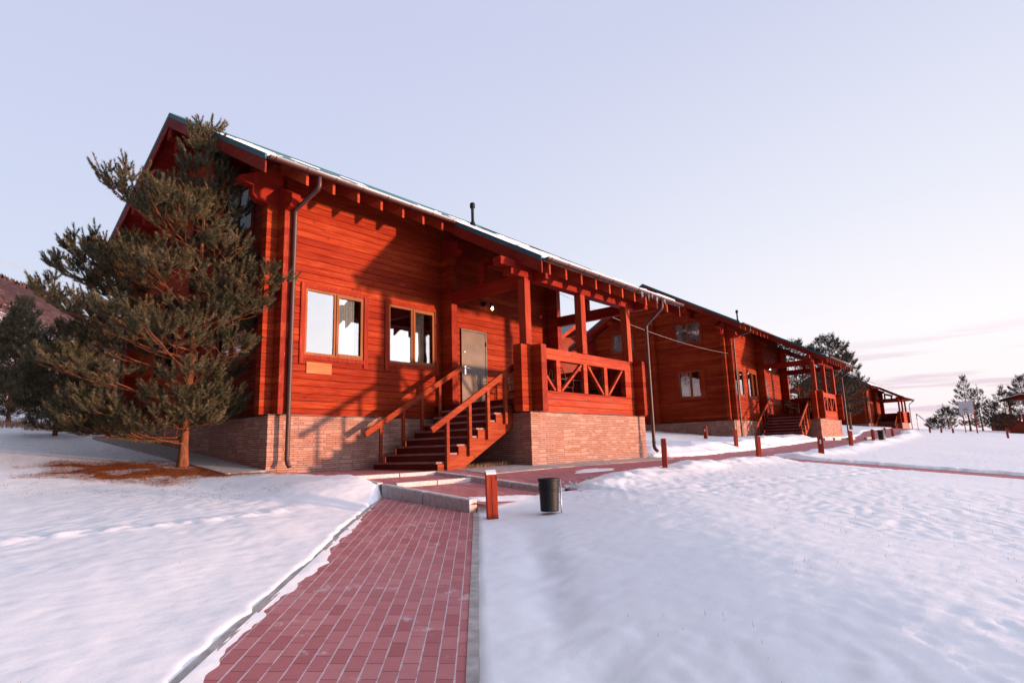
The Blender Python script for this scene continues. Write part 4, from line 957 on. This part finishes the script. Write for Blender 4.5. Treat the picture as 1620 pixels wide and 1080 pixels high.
# ------------------------------------------------------------------ pines
def pine(name, loc, H, prof, seed, label, group=None, shoots=True, needle_w=.0045, nlen=.060, per=34, whorls=15, dens=1.0, t0=.10, mat=None, trunk_r=None, lean=(0, 0), nmat=None, extra=None, shoot_len=.17, nbr=(4, 6), inner=1.0, splay=1.05, lvar=(.72, 1.08)):
    """prof(t, az) = branch reach in metres at relative height t"""
    rnd = random.Random(seed); rs = np.random.RandomState(seed)
    root = empty(name, loc); tr = trunk_r or H*.016
    def axis_pt(t): return Vector((lean[0]*t*t*H+.03*math.sin(t*7+seed), lean[1]*t*t*H+.03*math.cos(t*6+seed), t*H))
    m = MB(); ts = [i/14 for i in range(15)]
    m.tube([axis_pt(0)-Vector((0, 0, .3))]+[axis_pt(t) for t in ts], [tr*1.9]+[tr*(1.55 if t < .01 else 1)*(1-.93*t)+.006 for t in ts], 12); m.build('trunk', M_bark, root, smooth=True)
    SH = []; wood_ = MB()
    def twig(p, d, L, depth):
        n = 4 if depth < 2 else 3; pts = [p]; q = Vector(p); dd = Vector(d)
        upk = .10 if depth else .055
        for i in range(n):
            dd = (dd+Vector((rnd.uniform(-.10, .10), rnd.uniform(-.10, .10), rnd.uniform(-.05, .08)+upk))).normalized(); q = q+dd*(L/n); pts.append(q)
        r0 = max(.005, L*.012); wood_.tube(pts, [r0*(1-.75*i/n) for i in range(n+1)], 5 if depth else 7, cap=False)
        if depth < 2:
            k = int((5.0*L+2)*dens) if depth == 0 else int((5.0*L+1.5)*dens)
            for j in range(k):
                t = (.30 if depth == 0 else .18)+(.95-(.30 if depth == 0 else .18))*(j+rnd.random()*.7)/k; f = t*n; i = min(int(f), n-1)
                pp = pts[i].lerp(pts[i+1], f-i); ld = (pts[i+1]-pts[i]).normalized(); sd_ = ld.cross(Vector((0, 0, 1))).normalized()*(1 if j % 2 else -1)
                nd = (ld*.75+sd_*rnd.uniform(.45, .95)+Vector((0, 0, rnd.uniform(-.25, .35)))).normalized()
                l2 = L*(1-t)*rnd.uniform(.5, .85)+.12+(.08 if depth == 0 else 0)
                if depth == 1: l2 = min(l2, .45)
                twig(pp, nd, min(l2, 1.3), depth+1)
        # needle-bearing shoots: last part of every twig, turned up at the tip
        dl = (pts[-1]-pts[-2]).normalized(); tip = (dl+Vector((0, 0, .6))).normalized()
        SH.append((pts[-1], tip, shoot_len*rnd.uniform(.8, 1.35)))
        if depth >= 1 and rnd.random() < inner+.25*(depth == 2):
            m_ = max(1, int(L/(shoot_len*.85)))
            for j in range(m_):
                f = (j/m_)*n*.85+.15*n; i = min(int(f), n-1); pp = pts[i].lerp(pts[i+1], f-i); SH.append((pp, (pts[i+1]-pts[i]).normalized(), shoot_len))
        if depth == 2 or (depth == 1 and rnd.random() < .5):
            for s_ in (-1, 1):
                sd_ = dl.cross(Vector((0, 0, 1))); sd_ = sd_.normalized() if sd_.length > .01 else Vector((1, 0, 0))
                SH.append((pts[-1], (dl+sd_*s_*.8+Vector((0, 0, .45))).normalized(), shoot_len*.8))
    for wI in range(whorls):
        t = t0+(.965-t0)*(wI/(whorls-1))**.92
        nb = rnd.randint(*nbr) if t < .85 else nbr[0]; a0 = rnd.uniform(0, 2*math.pi)
        for b in range(nb):
            az = a0+2*math.pi*b/nb+rnd.uniform(-.35, .35); L = prof(t, az)*rnd.uniform(*lvar)
            if L < .12: continue
            el = -.08+.95*t**1.5+rnd.uniform(-.10, .12)
            twig(axis_pt(t+rnd.uniform(-.015, .015)), Vector((math.cos(az)*math.cos(el), math.sin(az)*math.cos(el), math.sin(el))), L, 0)
    for (t, az, el, L) in (extra or []):
        twig(axis_pt(t), Vector((math.cos(az)*math.cos(el), math.sin(az)*math.cos(el), math.sin(el))), L, 0)
    for k in range(4): SH.append((axis_pt(.985), Vector((.42*math.cos(k*2.1), .42*math.sin(k*2.1), 1)).normalized() if k else Vector((0, 0, 1)), shoot_len*(1.8 if k == 0 else 1.2)))
    wood_.build('branches', M_bark, root, smooth=True, fix=False)
    P0 = np.array([tuple(s[0]) for s in SH]); D = np.array([tuple(s[1]) for s in SH]); L = np.array([s[2] for s in SH]); ns = len(SH)
    N = ns*per; si = np.repeat(np.arange(ns), per); f = rs.rand(N); a = rs.rand(N)*2*math.pi
    ref = np.where(np.abs(D[:, 2:3]) < .9, np.array([[0, 0, 1.]]), np.array([[1., 0, 0]])); S1 = np.cross(D, ref); S1 /= np.linalg.norm(S1, axis=1)[:, None]; S2 = np.cross(D, S1)
    d = D[si]; rad = S1[si]*np.cos(a)[:, None]+S2[si]*np.sin(a)[:, None]
    sp = (splay-.40*f)[:, None]*(.8+.4*rs.rand(N, 1)); nd = d*(.95-.35*sp)+rad*sp; nd /= np.linalg.norm(nd, axis=1)[:, None]
    base = P0[si]+d*(f*L[si])[:, None]; ln = nlen*(.75+.5*rs.rand(N))
    tipp = base+nd*ln[:, None]; sdv = np.cross(nd, rs.randn(N, 3)); sdv /= np.linalg.norm(sdv, axis=1)[:, None]
    V = np.empty((N*3, 3)); V[0::3] = base-sdv*needle_w; V[1::3] = base+sdv*needle_w; V[2::3] = tipp
    npmesh('crown', V, np.arange(N*3).reshape(-1, 3), nmat or M_needle, root)
    print(name, 'shoots', ns, 'needles', N)
    return tag(root, label, 'pine tree', group)

LEFT = Vector((-.655, .756)); 
def prof_main(t, az):
    c, s = math.cos(az), math.sin(az); left = c*LEFT.x+s*LEFT.y     # 1 = towards the picture's left
    rgt = np.interp(t, [0, .1, .15, .25, .39, .48, .66, .785, .87, 1], [.6, .7, .9, 1.25, 1.75, 1.4, .85, .50, .30, .08])
    lft = np.interp(t, [0, .1, .25, .5, .62, .7, .8, .87, 1], [1.7, 2.0, 2.7, 2.7, 1.9, 1.25, .70, .40, .08])
    L = rgt+(lft-rgt)*((1+left)/2)**1.3
    if c > .15 and s > -.75: L = min(L, .85/max(c, .15))       # the house wall stands this side
    return L
tz = gz(-.95, 1.45)-.05
pine('scots_pine', (-.95, 1.45, tz), 7.35, prof_main, 11, 'large frosted green pine in the foreground, growing against the gable of the nearest house', None,
     per=120, whorls=14, t0=.12, lvar=(.55, 1.15), trunk_r=.075, lean=(.02, .0), dens=.68, nlen=.066, needle_w=.0044, nbr=(4, 6), inner=.22, shoot_len=.26, splay=.78,
     extra=[(.085, math.atan2(.756, -.655)+.1, -.08, 2.4), (.075, math.atan2(.756, -.655)+.45, -.05, 1.9), (.11, -1.0, -.05, .7), (.39, -.98, .12, 2.15), (.36, -1.2, .10, 1.7), (.46, math.atan2(.756, -.655)-.1, .36, 2.6), (.40, math.atan2(.756, -.655)+.15, .30, 3.1), (.34, math.atan2(.756, -.655)-.3, .22, 3.1), (.10, -1.9, -.05, 1.1), (.13, -1.3, .0, 1.0), (.07, -2.5, -.05, 1.2), (.15, -2.2, 0, 1.3), (.085, 2.6, -.06, 1.6), (.16, -.9, 0, 1.0), (.30, math.atan2(.756, -.655)+.3, .2, 3.2)])
def cone(rm, tmax=.28, sharp=1.0):
    return lambda t, az: rm*float(np.interp(t, [0, tmax*.5, tmax, .7, .9, 1], [.55, .85, 1, .55, .25, .08]))*(1+.18*math.sin(3*az+rm*9))
def roundp(rm):
    return lambda t, az: rm*float(np.interp(t, [0, .25, .45, .75, .92, 1], [.2, .65, 1, .85, .55, .2]))*(1+.2*math.sin(2*az+rm*5))
GL = 'pines on the snow left of the nearest house'; GR = 'pines beyond the snow field on the right'
far = dict(needle_w=.010, nlen=.085, per=16, whorls=11, dens=.8, nmat=M_needle, shoot_len=.2)
for x, y, H_, rm, sd_, lab in ((-1.35, 9.6, 3.0, 1.05, 21, 'young pine with low skirt branches, at the left edge behind the big pine'), (-1.4, 15.5, 3.8, 1.2, 22, 'dark pine half hidden behind the big pine, left of the dry grass'),
                    (-.1, 22.5, 4.9, 1.5, 23, 'dark pine on the left picture border'), (4.4, 26, 4.3, 1.5, 24, 'pine beyond the dry grass, between the trunks on the left'), (8.2, 42, 6.4, 2.3, 25, 'farthest pine below the hill, close to the rear corner of the nearest house')):
    pine('scots_pine', (x, y, gz(x, y)-.05), H_, cone(rm), sd_, lab, GL, **dict(far, t0=.06))
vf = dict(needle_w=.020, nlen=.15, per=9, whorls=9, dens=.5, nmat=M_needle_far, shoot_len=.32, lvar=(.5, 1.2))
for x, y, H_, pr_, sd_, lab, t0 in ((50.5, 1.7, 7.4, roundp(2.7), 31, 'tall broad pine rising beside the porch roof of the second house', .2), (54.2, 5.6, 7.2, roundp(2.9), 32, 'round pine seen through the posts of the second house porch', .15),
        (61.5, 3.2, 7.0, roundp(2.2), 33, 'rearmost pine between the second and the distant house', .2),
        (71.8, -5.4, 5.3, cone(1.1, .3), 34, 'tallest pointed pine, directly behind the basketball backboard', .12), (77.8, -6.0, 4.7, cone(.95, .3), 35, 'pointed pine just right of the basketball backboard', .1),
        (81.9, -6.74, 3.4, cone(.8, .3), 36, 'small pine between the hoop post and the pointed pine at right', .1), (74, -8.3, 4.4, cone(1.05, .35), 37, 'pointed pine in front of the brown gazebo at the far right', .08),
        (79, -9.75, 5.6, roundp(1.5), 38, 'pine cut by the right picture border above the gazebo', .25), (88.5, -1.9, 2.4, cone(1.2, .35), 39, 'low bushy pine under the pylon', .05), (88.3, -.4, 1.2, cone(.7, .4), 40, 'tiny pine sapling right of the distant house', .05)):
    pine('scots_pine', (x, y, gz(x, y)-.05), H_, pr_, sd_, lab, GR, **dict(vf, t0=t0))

# ------------------------------------------------------------------ pine litter and dry grass (nobody could count it)
rs = np.random.RandomState(3)
def strands(name, mat, pts, lmin, lmax, wd, flat, kind='stuff'):
    n = len(pts); a = rs.rand(n)*2*math.pi; el = rs.rand(n)*(.25 if flat else .5)+(0 if flat else .95); L = lmin+(lmax-lmin)*rs.rand(n)
    d = np.stack([np.cos(a)*np.cos(el), np.sin(a)*np.cos(el), np.sin(el)], -1); s_ = np.stack([-np.sin(a), np.cos(a), 0*a], -1)*wd
    V = np.empty((n*3, 3)); V[0::3] = pts-s_; V[1::3] = pts+s_; V[2::3] = pts+d*L[:, None]
    return tag(npmesh(name, V, np.arange(n*3).reshape(-1, 3), mat), kind=kind)
def litter_mask(x, y):
    u = (x+1.9)*.655-(y-.55)*.756*0-(0); dx = x+1.45; dy = y-.85
    a = dx*LEFT.x+dy*LEFT.y; b = dx*.756+dy*.655
    return 1-np.sqrt((a/1.75)**2+(b/.95)**2)+2.0*fbm(x*1.5, y*1.5, 71, 5)
px_ = rs.uniform(-4.2, .4, 60000); py_ = rs.uniform(-1.6, 3.4, 60000); k = (litter_mask(px_, py_) > rs.rand(60000)**2*1.0-.35)&(px_ < -.0); px_, py_ = px_[k], py_[k]
g_ = strands('pine_litter', M_litter, np.stack([px_, py_, ground_h(px_, py_)+.004+.03*rs.rand(len(px_))], -1), .05, .14, .005, True)
tag(g_, 'rusty brown pine needles and twigs scattered around the foot of the big pine', 'litter')
xs_ = axis([(-4.2, -.02, .06)]); ys_ = axis([(-1.6, 3.4, .06)]); A_, B_ = np.meshgrid(xs_, ys_); mk = litter_mask(A_, B_)
Zl = ground_h(A_, B_)+np.where(mk > .22, .010, -.03)+.02*fbm(A_*5, B_*5, 73, 3); i = np.arange(A_.size).reshape(A_.shape)
F = np.stack([i[:-1, :-1], i[:-1, 1:], i[1:, 1:], i[1:, :-1]], -1).reshape(-1, 4); F = F[(mk[:-1, :-1] > .2).reshape(-1)]
l_ = npmesh('needle_mat', np.stack([A_, B_, Zl], -1).reshape(-1, 3), F, M_litter, smooth=True); tag(l_, 'brown carpet of fallen needles under the big pine', 'litter', kind='stuff')
# sparse bits on the left snow
n = 6000; px_ = rs.uniform(-7, -.9, n); py_ = rs.uniform(-3.0, 9, n); k = (fbm(px_*.8, py_*.8, 75, 3)+.12*sst(-3, 3, py_) > .04)&(side(px_, py_) < -1.8); px_, py_ = px_[k], py_[k]
tag(strands('leaf_bits', M_litter, np.stack([px_, py_, ground_h(px_, py_)+.004], -1), .02, .06, .007, True), 'scattered brown bits of leaves lying on the snow left of the path', 'litter')
gx = np.concatenate([rs.uniform(-3.5, 3.2, 9000), rs.uniform(-6, 5, 12000)]); gy = np.concatenate([rs.uniform(9.5, 14.5, 9000), rs.uniform(20, 46, 12000)])
k = fbm(gx*.6, gy*.6, 77, 3) > np.where(gy < 15, .0, -.06); gx, gy = gx[k], gy[k]
tag(strands('dry_grass', M_drygrass, np.stack([gx, gy, ground_h(gx, gy)-.02], -1), .12, .38, .007, False), 'patches of dry straw coloured grass poking through the snow behind the trees', 'grass')
gx = rs.uniform(2.9, 4.4, 500); gy = rs.uniform(-2.55, -2.35, 500)
tag(strands('dry_grass', M_drygrass, np.stack([gx, gy, T(gx, gy)], -1), .04, .12, .004, False), 'thin dry grass in the dark gap under the nearest staircase', 'grass')
# crumbs of snow broken off along the edges of the paving
cr_ = []
for i in range(900):
    q = rs.rand()
    if q < .0: u = rs.uniform(-8.5, -.5); v = -1.47+abs(rs.randn())*.10; x = .33+u*.717+v*.697; y = -5.34+u*.697-v*.717; z = float(Pp(x, y))
    elif q < .0: u = rs.uniform(-8.5, -.5); v = .04-abs(rs.randn())*.03; x = .33+u*.717+v*.697; y = -5.34+u*.697-v*.717; z = float(Pp(x, y))
    else: x = rs.uniform(2.2, 18); y = float(road_edge(x))+rs.randn()*.14; z = float(T(x, y))
    cr_.append((x, y, z, rs.uniform(.006, .022)*(1 if q < .12 else 1.7)))
a_ = np.arange(-13, .4, .04); b_ = np.linspace(-1.44, -.78, 24); A_, B_ = np.meshgrid(a_, b_)
tong = .01+.24*np.clip(fbm(A_*1.1, A_*0+3, 84, 3)+.05, 0, 1)+.12*fbm(A_*4, A_*0+7, 85, 3); qq = -1.42+tong-B_+.05*fbm(A_*9, B_*9, 86, 2)
xx = .33+A_*.717+B_*.697; yy = -5.34+A_*.697-B_*.717; Zq = Pp(xx, yy)+np.clip(qq*.12, -.01, .009); j = np.arange(A_.size).reshape(A_.shape)
F = np.stack([j[:-1, :-1], j[:-1, 1:], j[1:, 1:], j[1:, :-1]], -1).reshape(-1, 4); F = F[(np.maximum(qq[:-1, :-1], qq[1:, 1:]) > -.01).reshape(-1)]
tag(npmesh('snow_film', np.stack([xx, yy, Zq], -1).reshape(-1, 3), F, M_snowroof, smooth=True), 'thin tongues of snow creeping over the left margin of the brick path', 'snow', kind='stuff')
V = []; Fc = []
for x, y, z, r_ in cr_:
    o_ = len(V); zz_ = max(z, gz(x, y) if False else z)
    for k in range(6):
        a = k*math.pi/3+x; V.append((x+r_*math.cos(a)*rs.uniform(.7, 1.3), y+r_*math.sin(a)*rs.uniform(.7, 1.3), zz_-.004))
    for k in range(3):
        a = k*2.1+y; V.append((x+.5*r_*math.cos(a), y+.5*r_*math.sin(a), zz_+r_*rs.uniform(.6, 1.1)))
    Fc += [(o_+0, o_+1, o_+6), (o_+1, o_+2, o_+7), (o_+1, o_+7, o_+6), (o_+2, o_+3, o_+7), (o_+3, o_+4, o_+8), (o_+3, o_+8, o_+7), (o_+4, o_+5, o_+8), (o_+5, o_+0, o_+6), (o_+5, o_+6, o_+8), (o_+6, o_+7, o_+8)]
tag(npmesh('snow_crumbs', V, Fc, M_snowroof, smooth=True), 'loose crumbs of snow along the edges of the brick path and terrace', 'snow', kind='stuff')
# dead grass tips and grit sticking out of the snow field
n = 2600; px_ = rs.uniform(-7, 14, n); py_ = rs.uniform(-11.5, -5.4, n); k = (fbm(px_*.7, py_*.7, 79, 3) > .13)&((side(px_, py_) > .15)|(side(px_, py_) < -1.7)); px_, py_ = px_[k], py_[k]
tag(strands('grass_tips', M_drygrass, np.stack([px_, py_, ground_h(px_, py_)-.005], -1), .012, .05, .0018, False), 'a few dead grass tips poking through the open snow field', 'grass')
# lumps of cleared snow left on the paving
M_lump = M_snowroof
for i, (x, y, rx, ry, lab) in enumerate(((4.9, -4.35, .75, .22, 'oval smear of leftover snow on the red terrace before the nearest porch'), (8.2, -4.7, .9, .12, 'thin strip of leftover snow on the terrace near the porch downspout'))):
    a = np.linspace(-1.2, 1.2, 46); A_, B_ = np.meshgrid(a, a); q = 1-np.sqrt(A_**2+B_**2)+.9*fbm(A_*2+i*5, B_*2, 81, 4); xx = x+A_*rx; yy = y+B_*ry
    Zq = T(xx, yy)+np.clip(q*.05, -.02, .018); j = np.arange(A_.size).reshape(A_.shape); F = np.stack([j[:-1, :-1], j[:-1, 1:], j[1:, 1:], j[1:, :-1]], -1).reshape(-1, 4)
    F = F[(np.maximum(q[:-1, :-1], q[1:, 1:]) > -.02).reshape(-1)]
    tag(npmesh('snow_smear', np.stack([xx, yy, Zq], -1).reshape(-1, 3), F, M_lump, smooth=True), lab, 'snow patch')

# ------------------------------------------------------------------ hill
def hill_mat():
    M = MAT('wooded_hill', .95, .05); n = M.noise(M.map((.03, .03, .05)), 1.0, 7, .68); n2 = M.noise(M.map((.35, .35, .35)), 1.0, 5, .7)
    sp = M.n('ShaderNodeSeparateXYZ', {0: M.obj()})
    t = M.math('ADD', M.math('MULTIPLY', n, .65), M.math('MULTIPLY', n2, .35))
    lo = M.rng(sp.outputs['Z'], 48, 20, 0, .09)
    c = M.ramp(M.math('ADD', t, lo), [(.45, (.055, .032, .036)), (.51, (.085, .050, .052)), (.555, (.13, .08, .085)), (.585, (.46, .43, .50)), (.7, (.56, .52, .58))])
    return M.done(c, M.bump(n2, .8, 1.5))
rad = axis([(60, 330, 5)]); azs = np.radians(axis([(-110, -40, 2), (-40, 42, .5)])); A_, B_ = np.meshgrid(azs, rad)
el = np.interp(np.degrees(A_), [-110, -60, -5, 8.1, 9.6, 12.1, 14.2, 16.4, 19.2, 24, 30, 42], [8, 13, 13.0, 12.4, 11.9, 10.5, 9.7, 8.4, 6.0, 3.6, 2.0, 1.0])
Rr = 250.; top = Rr*np.tan(np.radians(el)); q = sst(70, Rr, B_); X = -5.98+B_*np.sin(A_); Y = -11.6+B_*np.cos(A_)
Zh = 4.5+(top-5)*q*np.where(B_ > Rr, 1-.5*sst(Rr, 330, B_), 1)+(8*fbm(X*.02, Y*.02, 91, 5)+3.0*fbm(X*.12, Y*.12, 92, 4)*(1+0*q))*sst(70, 120, B_)*.8
Zh = np.where(B_ < 66, -3, Zh)
i = np.arange(A_.size).reshape(A_.shape); F = np.stack([i[:-1, :-1], i[1:, :-1], i[1:, 1:], i[:-1, 1:]], -1).reshape(-1, 4)
hl = npmesh('hill', np.stack([X, Y, Zh], -1).reshape(-1, 3), F, hill_mat(), smooth=True); tag(hl, kind='structure')
# bare winter wood on the lower slope reads as one brownish mass
n = 60000; a = np.radians(rs.uniform(-95, 24, n)); r_ = rs.uniform(95, 245, n); X = -5.98+r_*np.sin(a); Y = -11.6+r_*np.cos(a)
el = np.interp(np.degrees(a), [-110, -60, -5, 8.1, 9.6, 12.1, 14.2, 16.4, 19.2, 24, 30, 42], [8, 13, 13.0, 12.4, 11.9, 10.5, 9.7, 8.4, 6.0, 3.6, 2.0, 1.0])
Zt = 4.5+(250*np.tan(np.radians(el))-5)*sst(70, 250, r_)+(8*fbm(X*.02, Y*.02, 91, 5)+3.0*fbm(X*.12, Y*.12, 92, 4))*sst(70, 120, r_)*.8
k = fbm(X*.03, Y*.03, 95, 4) > -.02; X, Y, Zt = X[k], Y[k], Zt[k]; n = len(X); hgt = rs.uniform(.5, 1.5, n); wd = rs.uniform(.3, .9, n); a = rs.rand(n)*math.pi
V = np.empty((n*3, 3)); V[0::3] = np.stack([X-np.cos(a)*wd, Y-np.sin(a)*wd, Zt-.3], -1); V[1::3] = np.stack([X+np.cos(a)*wd, Y+np.sin(a)*wd, Zt-.3], -1); V[2::3] = np.stack([X, Y, Zt+hgt], -1)
tag(npmesh('hillside_wood', V, np.arange(n*3).reshape(-1, 3), plain('bare_wood_far', (.070, .042, .044), .95, .05, 0, .4, .2)), 'bare brown winter wood covering the hillside at the left', 'wood', kind='stuff')

# ------------------------------------------------------------------ background cabin, hoop, gazebo, poles, pylon, wires
cb_ = empty('gable_cabin', (34.2, 17.0, 1.6), R(-12))
m = MB(); m.prism([(-3.6, -1), (3.6, -1), (3.6, 4.9), (0, 7.25), (-3.6, 4.9)], (0, 6.5), 'y'); m.build('wall', M_shed, cb_)
m = MB(); m.prism([(-4.6, 4.40), (0, 7.39), (4.6, 4.40), (4.6, 4.55), (0, 7.56), (-4.6, 4.55)], (-1.1, 7.2), 'y'); rf = m.build('roof', M_roof, cb_)
for s_ in (-1, 1):
    m = MB(); m.bar((0+s_*.06, -1.13, 7.33), (s_*4.6, -1.13, 4.38), .05, .30); m.build('bargeboard', M_rail, rf)
m = MB(); m.box(-3.3, -2.0, -.03, -.002, 1.9, 3.2); m.build('window', M_dark, cb_)
m = MB(); m.box(-.15, .15, -1.2, 0, 6.5, 6.8); m.box(-3.6, -3.3, -1.2, 0, 4.95, 5.2); m.box(3.3, 3.6, -1.2, 0, 4.95, 5.2); m.build('purlin', M_post, cb_)
tag(cb_, 'brown cabin gable with an orange bargeboard, glimpsed between the porch posts of the nearest house', 'cabin')

hp = empty('basketball_hoop', (60.1, -6.35, gz(60.1, -6.35)-.05))
m = MB(); m.bar((.35, -.42, 0), (.0, -.42, 2.75), .10, .10, (1, 0, 0)); m.build('post', M_bol, hp)
m = MB(); m.bar((.35, .38, 0), (.0, .38, 1.7), .07, .07, (1, 0, 0)); m.build('post', M_bol, hp)
m = MB(); m.box(-.06, -.03, -.43, .60, 1.72, 2.78); bd = m.build('backboard', M_whitemetal, hp)
m = MB()
for a_, b_, c_, d_ in ((-.05, .25, 2.12, 2.135), (-.05, .25, 1.86, 1.875)): m.box(-.064, -.0605, a_, b_, c_, d_)
m.build('target_square', M_darkmetal, bd)
m = MB(); m.tube([(-.06-.2+.18*math.cos(t), .12+.18*math.sin(t), 2.05) for t in np.linspace(0, 2*math.pi, 20)], .014, 6, cap=False); m.bar((-.06, .12, 2.05), (-.09, .12, 2.05), .04, .03); rg = m.build('ring', M_rail, hp)
m = MB()
for t in np.linspace(0, 2*math.pi, 11)[:-1]: m.tube([(-.26+.18*math.cos(t), .12+.18*math.sin(t), 2.04), (-.26+.10*math.cos(t+.3), .12+.10*math.sin(t+.3), 1.72)], .008, 4)
m.build('net', M_steel, rg)
tag(hp, 'basketball hoop with a square white backboard on a leaning red post', 'basketball hoop')

gzb = empty('gazebo', (75, -9.6, gz(75, -9.6)))
for a_, b_ in ((-.0, .95), (2.2, .95), (0, -1.6), (2.2, -1.6)):
    m = MB(); m.box(a_-.07, a_+.07, b_-.07, b_+.07, 0, 3.35); m.build('post', M_bol, gzb)
m = MB(); m.prism([(-1.95, 3.35), (1.6, 3.35), (1.6, 3.42), (-.1, 3.9), (-1.95, 3.42)], (-.4, 2.7), 'x'); rf = m.build('roof', M_fascia, gzb)
m = MB(); m.prism([(-1.95, 3.425), (1.6, 3.425), (1.55, 3.50), (-.1, 3.98), (-1.95, 3.50)], (-.38, 2.68), 'x'); m.build('snow_layer', M_snowroof, rf)
m = MB()
for i in range(9): m.box(-.03, .03, -1.5+i*.28, -1.32+i*.28, .75, 1.75)
m.box(-.05, .05, -1.6, .95, 1.75, 1.85); m.box(-.05, .05, -1.6, .95, .68, .75); m.build('railing', M_bol, gzb)
tag(gzb, 'red brown gazebo with a snow covered roof cut by the right picture border', 'gazebo')
sh = empty('shed', (70, -9.5, gz(70, -9.5))); m = MB(); m.prism([(-1.6, -.3), (.95, -.3), (.95, .35), (.3, 1.05), (-1.6, 1.15)], (0, 2.2), 'x'); m.build('wall', M_shed, sh); m = MB(); m.prism([(-1.7, 1.17), (.3, 1.07), (.98, .36), (1.02, .40), (.33, 1.13), (-1.7, 1.23)], (-.1, 2.3), 'x'); m.build('roof', M_fascia, sh)
tag(sh, 'low red brown shed in front of the gazebo at the far right', 'shed')
sh = empty('shed', (84, -7.9, gz(84, -7.9))); m = MB(); m.box(0, 2.5, -.9, 1.5, -.3, 1.6); m.build('wall', M_shed, sh); m = MB(); m.prism([(-1.1, 1.6), (1.7, 1.6), (.3, 2.1)], (-.2, 2.7), 'x'); m.build('roof', M_fascia, sh)
tag(sh, 'brown hut half hidden behind the pointed pines, left of the gazebo', 'shed')

up_ = empty('utility_pole', (78.2, -.1, gz(78.2, -.1)-.2))
m = MB(); m.tube([(0, 0, 0), (0, 0, 2.15)], .05, 8); m.build('pole', M_steel, up_); m = MB(); m.tube([(0, 0, 2.1), (.5, -1.7, 0)], .045, 8); m.build('brace', M_steel, up_)
tag(up_, 'grey pole with a slanting brace, right of the distant house', 'pole')
py = empty('pylon', (322.2, 22.97, 1.0))
m = MB()
for s_ in (-1, 1):
    for q in (-1, 1): m.bar((s_*1.5, q*1.5, -1), (s_*.15, q*.15, 13), .16, .16)
for z in (9.2, 10.8, 12.2): m.bar((-.2, -2.2, z), (-.2, 2.2, z), .12, .12)
for i in range(8):
    z = i*1.5; w1_ = 1.5-1.35*z/14; w2_ = 1.5-1.35*(z+1.5)/14; m.bar((-w1_, -w1_, z), (-w2_, w2_, z+1.5), .08, .08); m.bar((-w1_, w1_, z), (-w2_, -w2_, z+1.5), .08, .08)
m.build('lattice', plain('pylon_grey', (.40, .36, .42), .7), py); tag(py, 'hazy grey lattice pylon far beyond the small pines', 'pylon')
def wire(p, q, sag, r_, label, name='cable'):
    p = Vector(p); q = Vector(q); m = MB(); m.tube([p.lerp(q, t)-Vector((0, 0, sag*4*t*(1-t))) for t in np.linspace(0, 1, 17)], r_, 5)
    return tag(m.build(name, plain(name+'_grey', (.30, .26, .26), .6), None), label, 'cable')
wire((9.20, -.4, 4.05), (25.45, .62, 3.85), .28, .006, 'thin pale cable strung from the nearest house to the second house')
wire((-30, 60, 26.5), (42, 92, 20.5), 1.2, .03, 'faint power line crossing the sky above the hill at the left')
wire((78.2, -.1, 2.0), (322, 22.9, 12), 3.0, .03, 'faint wire running from the braced pole towards the pylon')
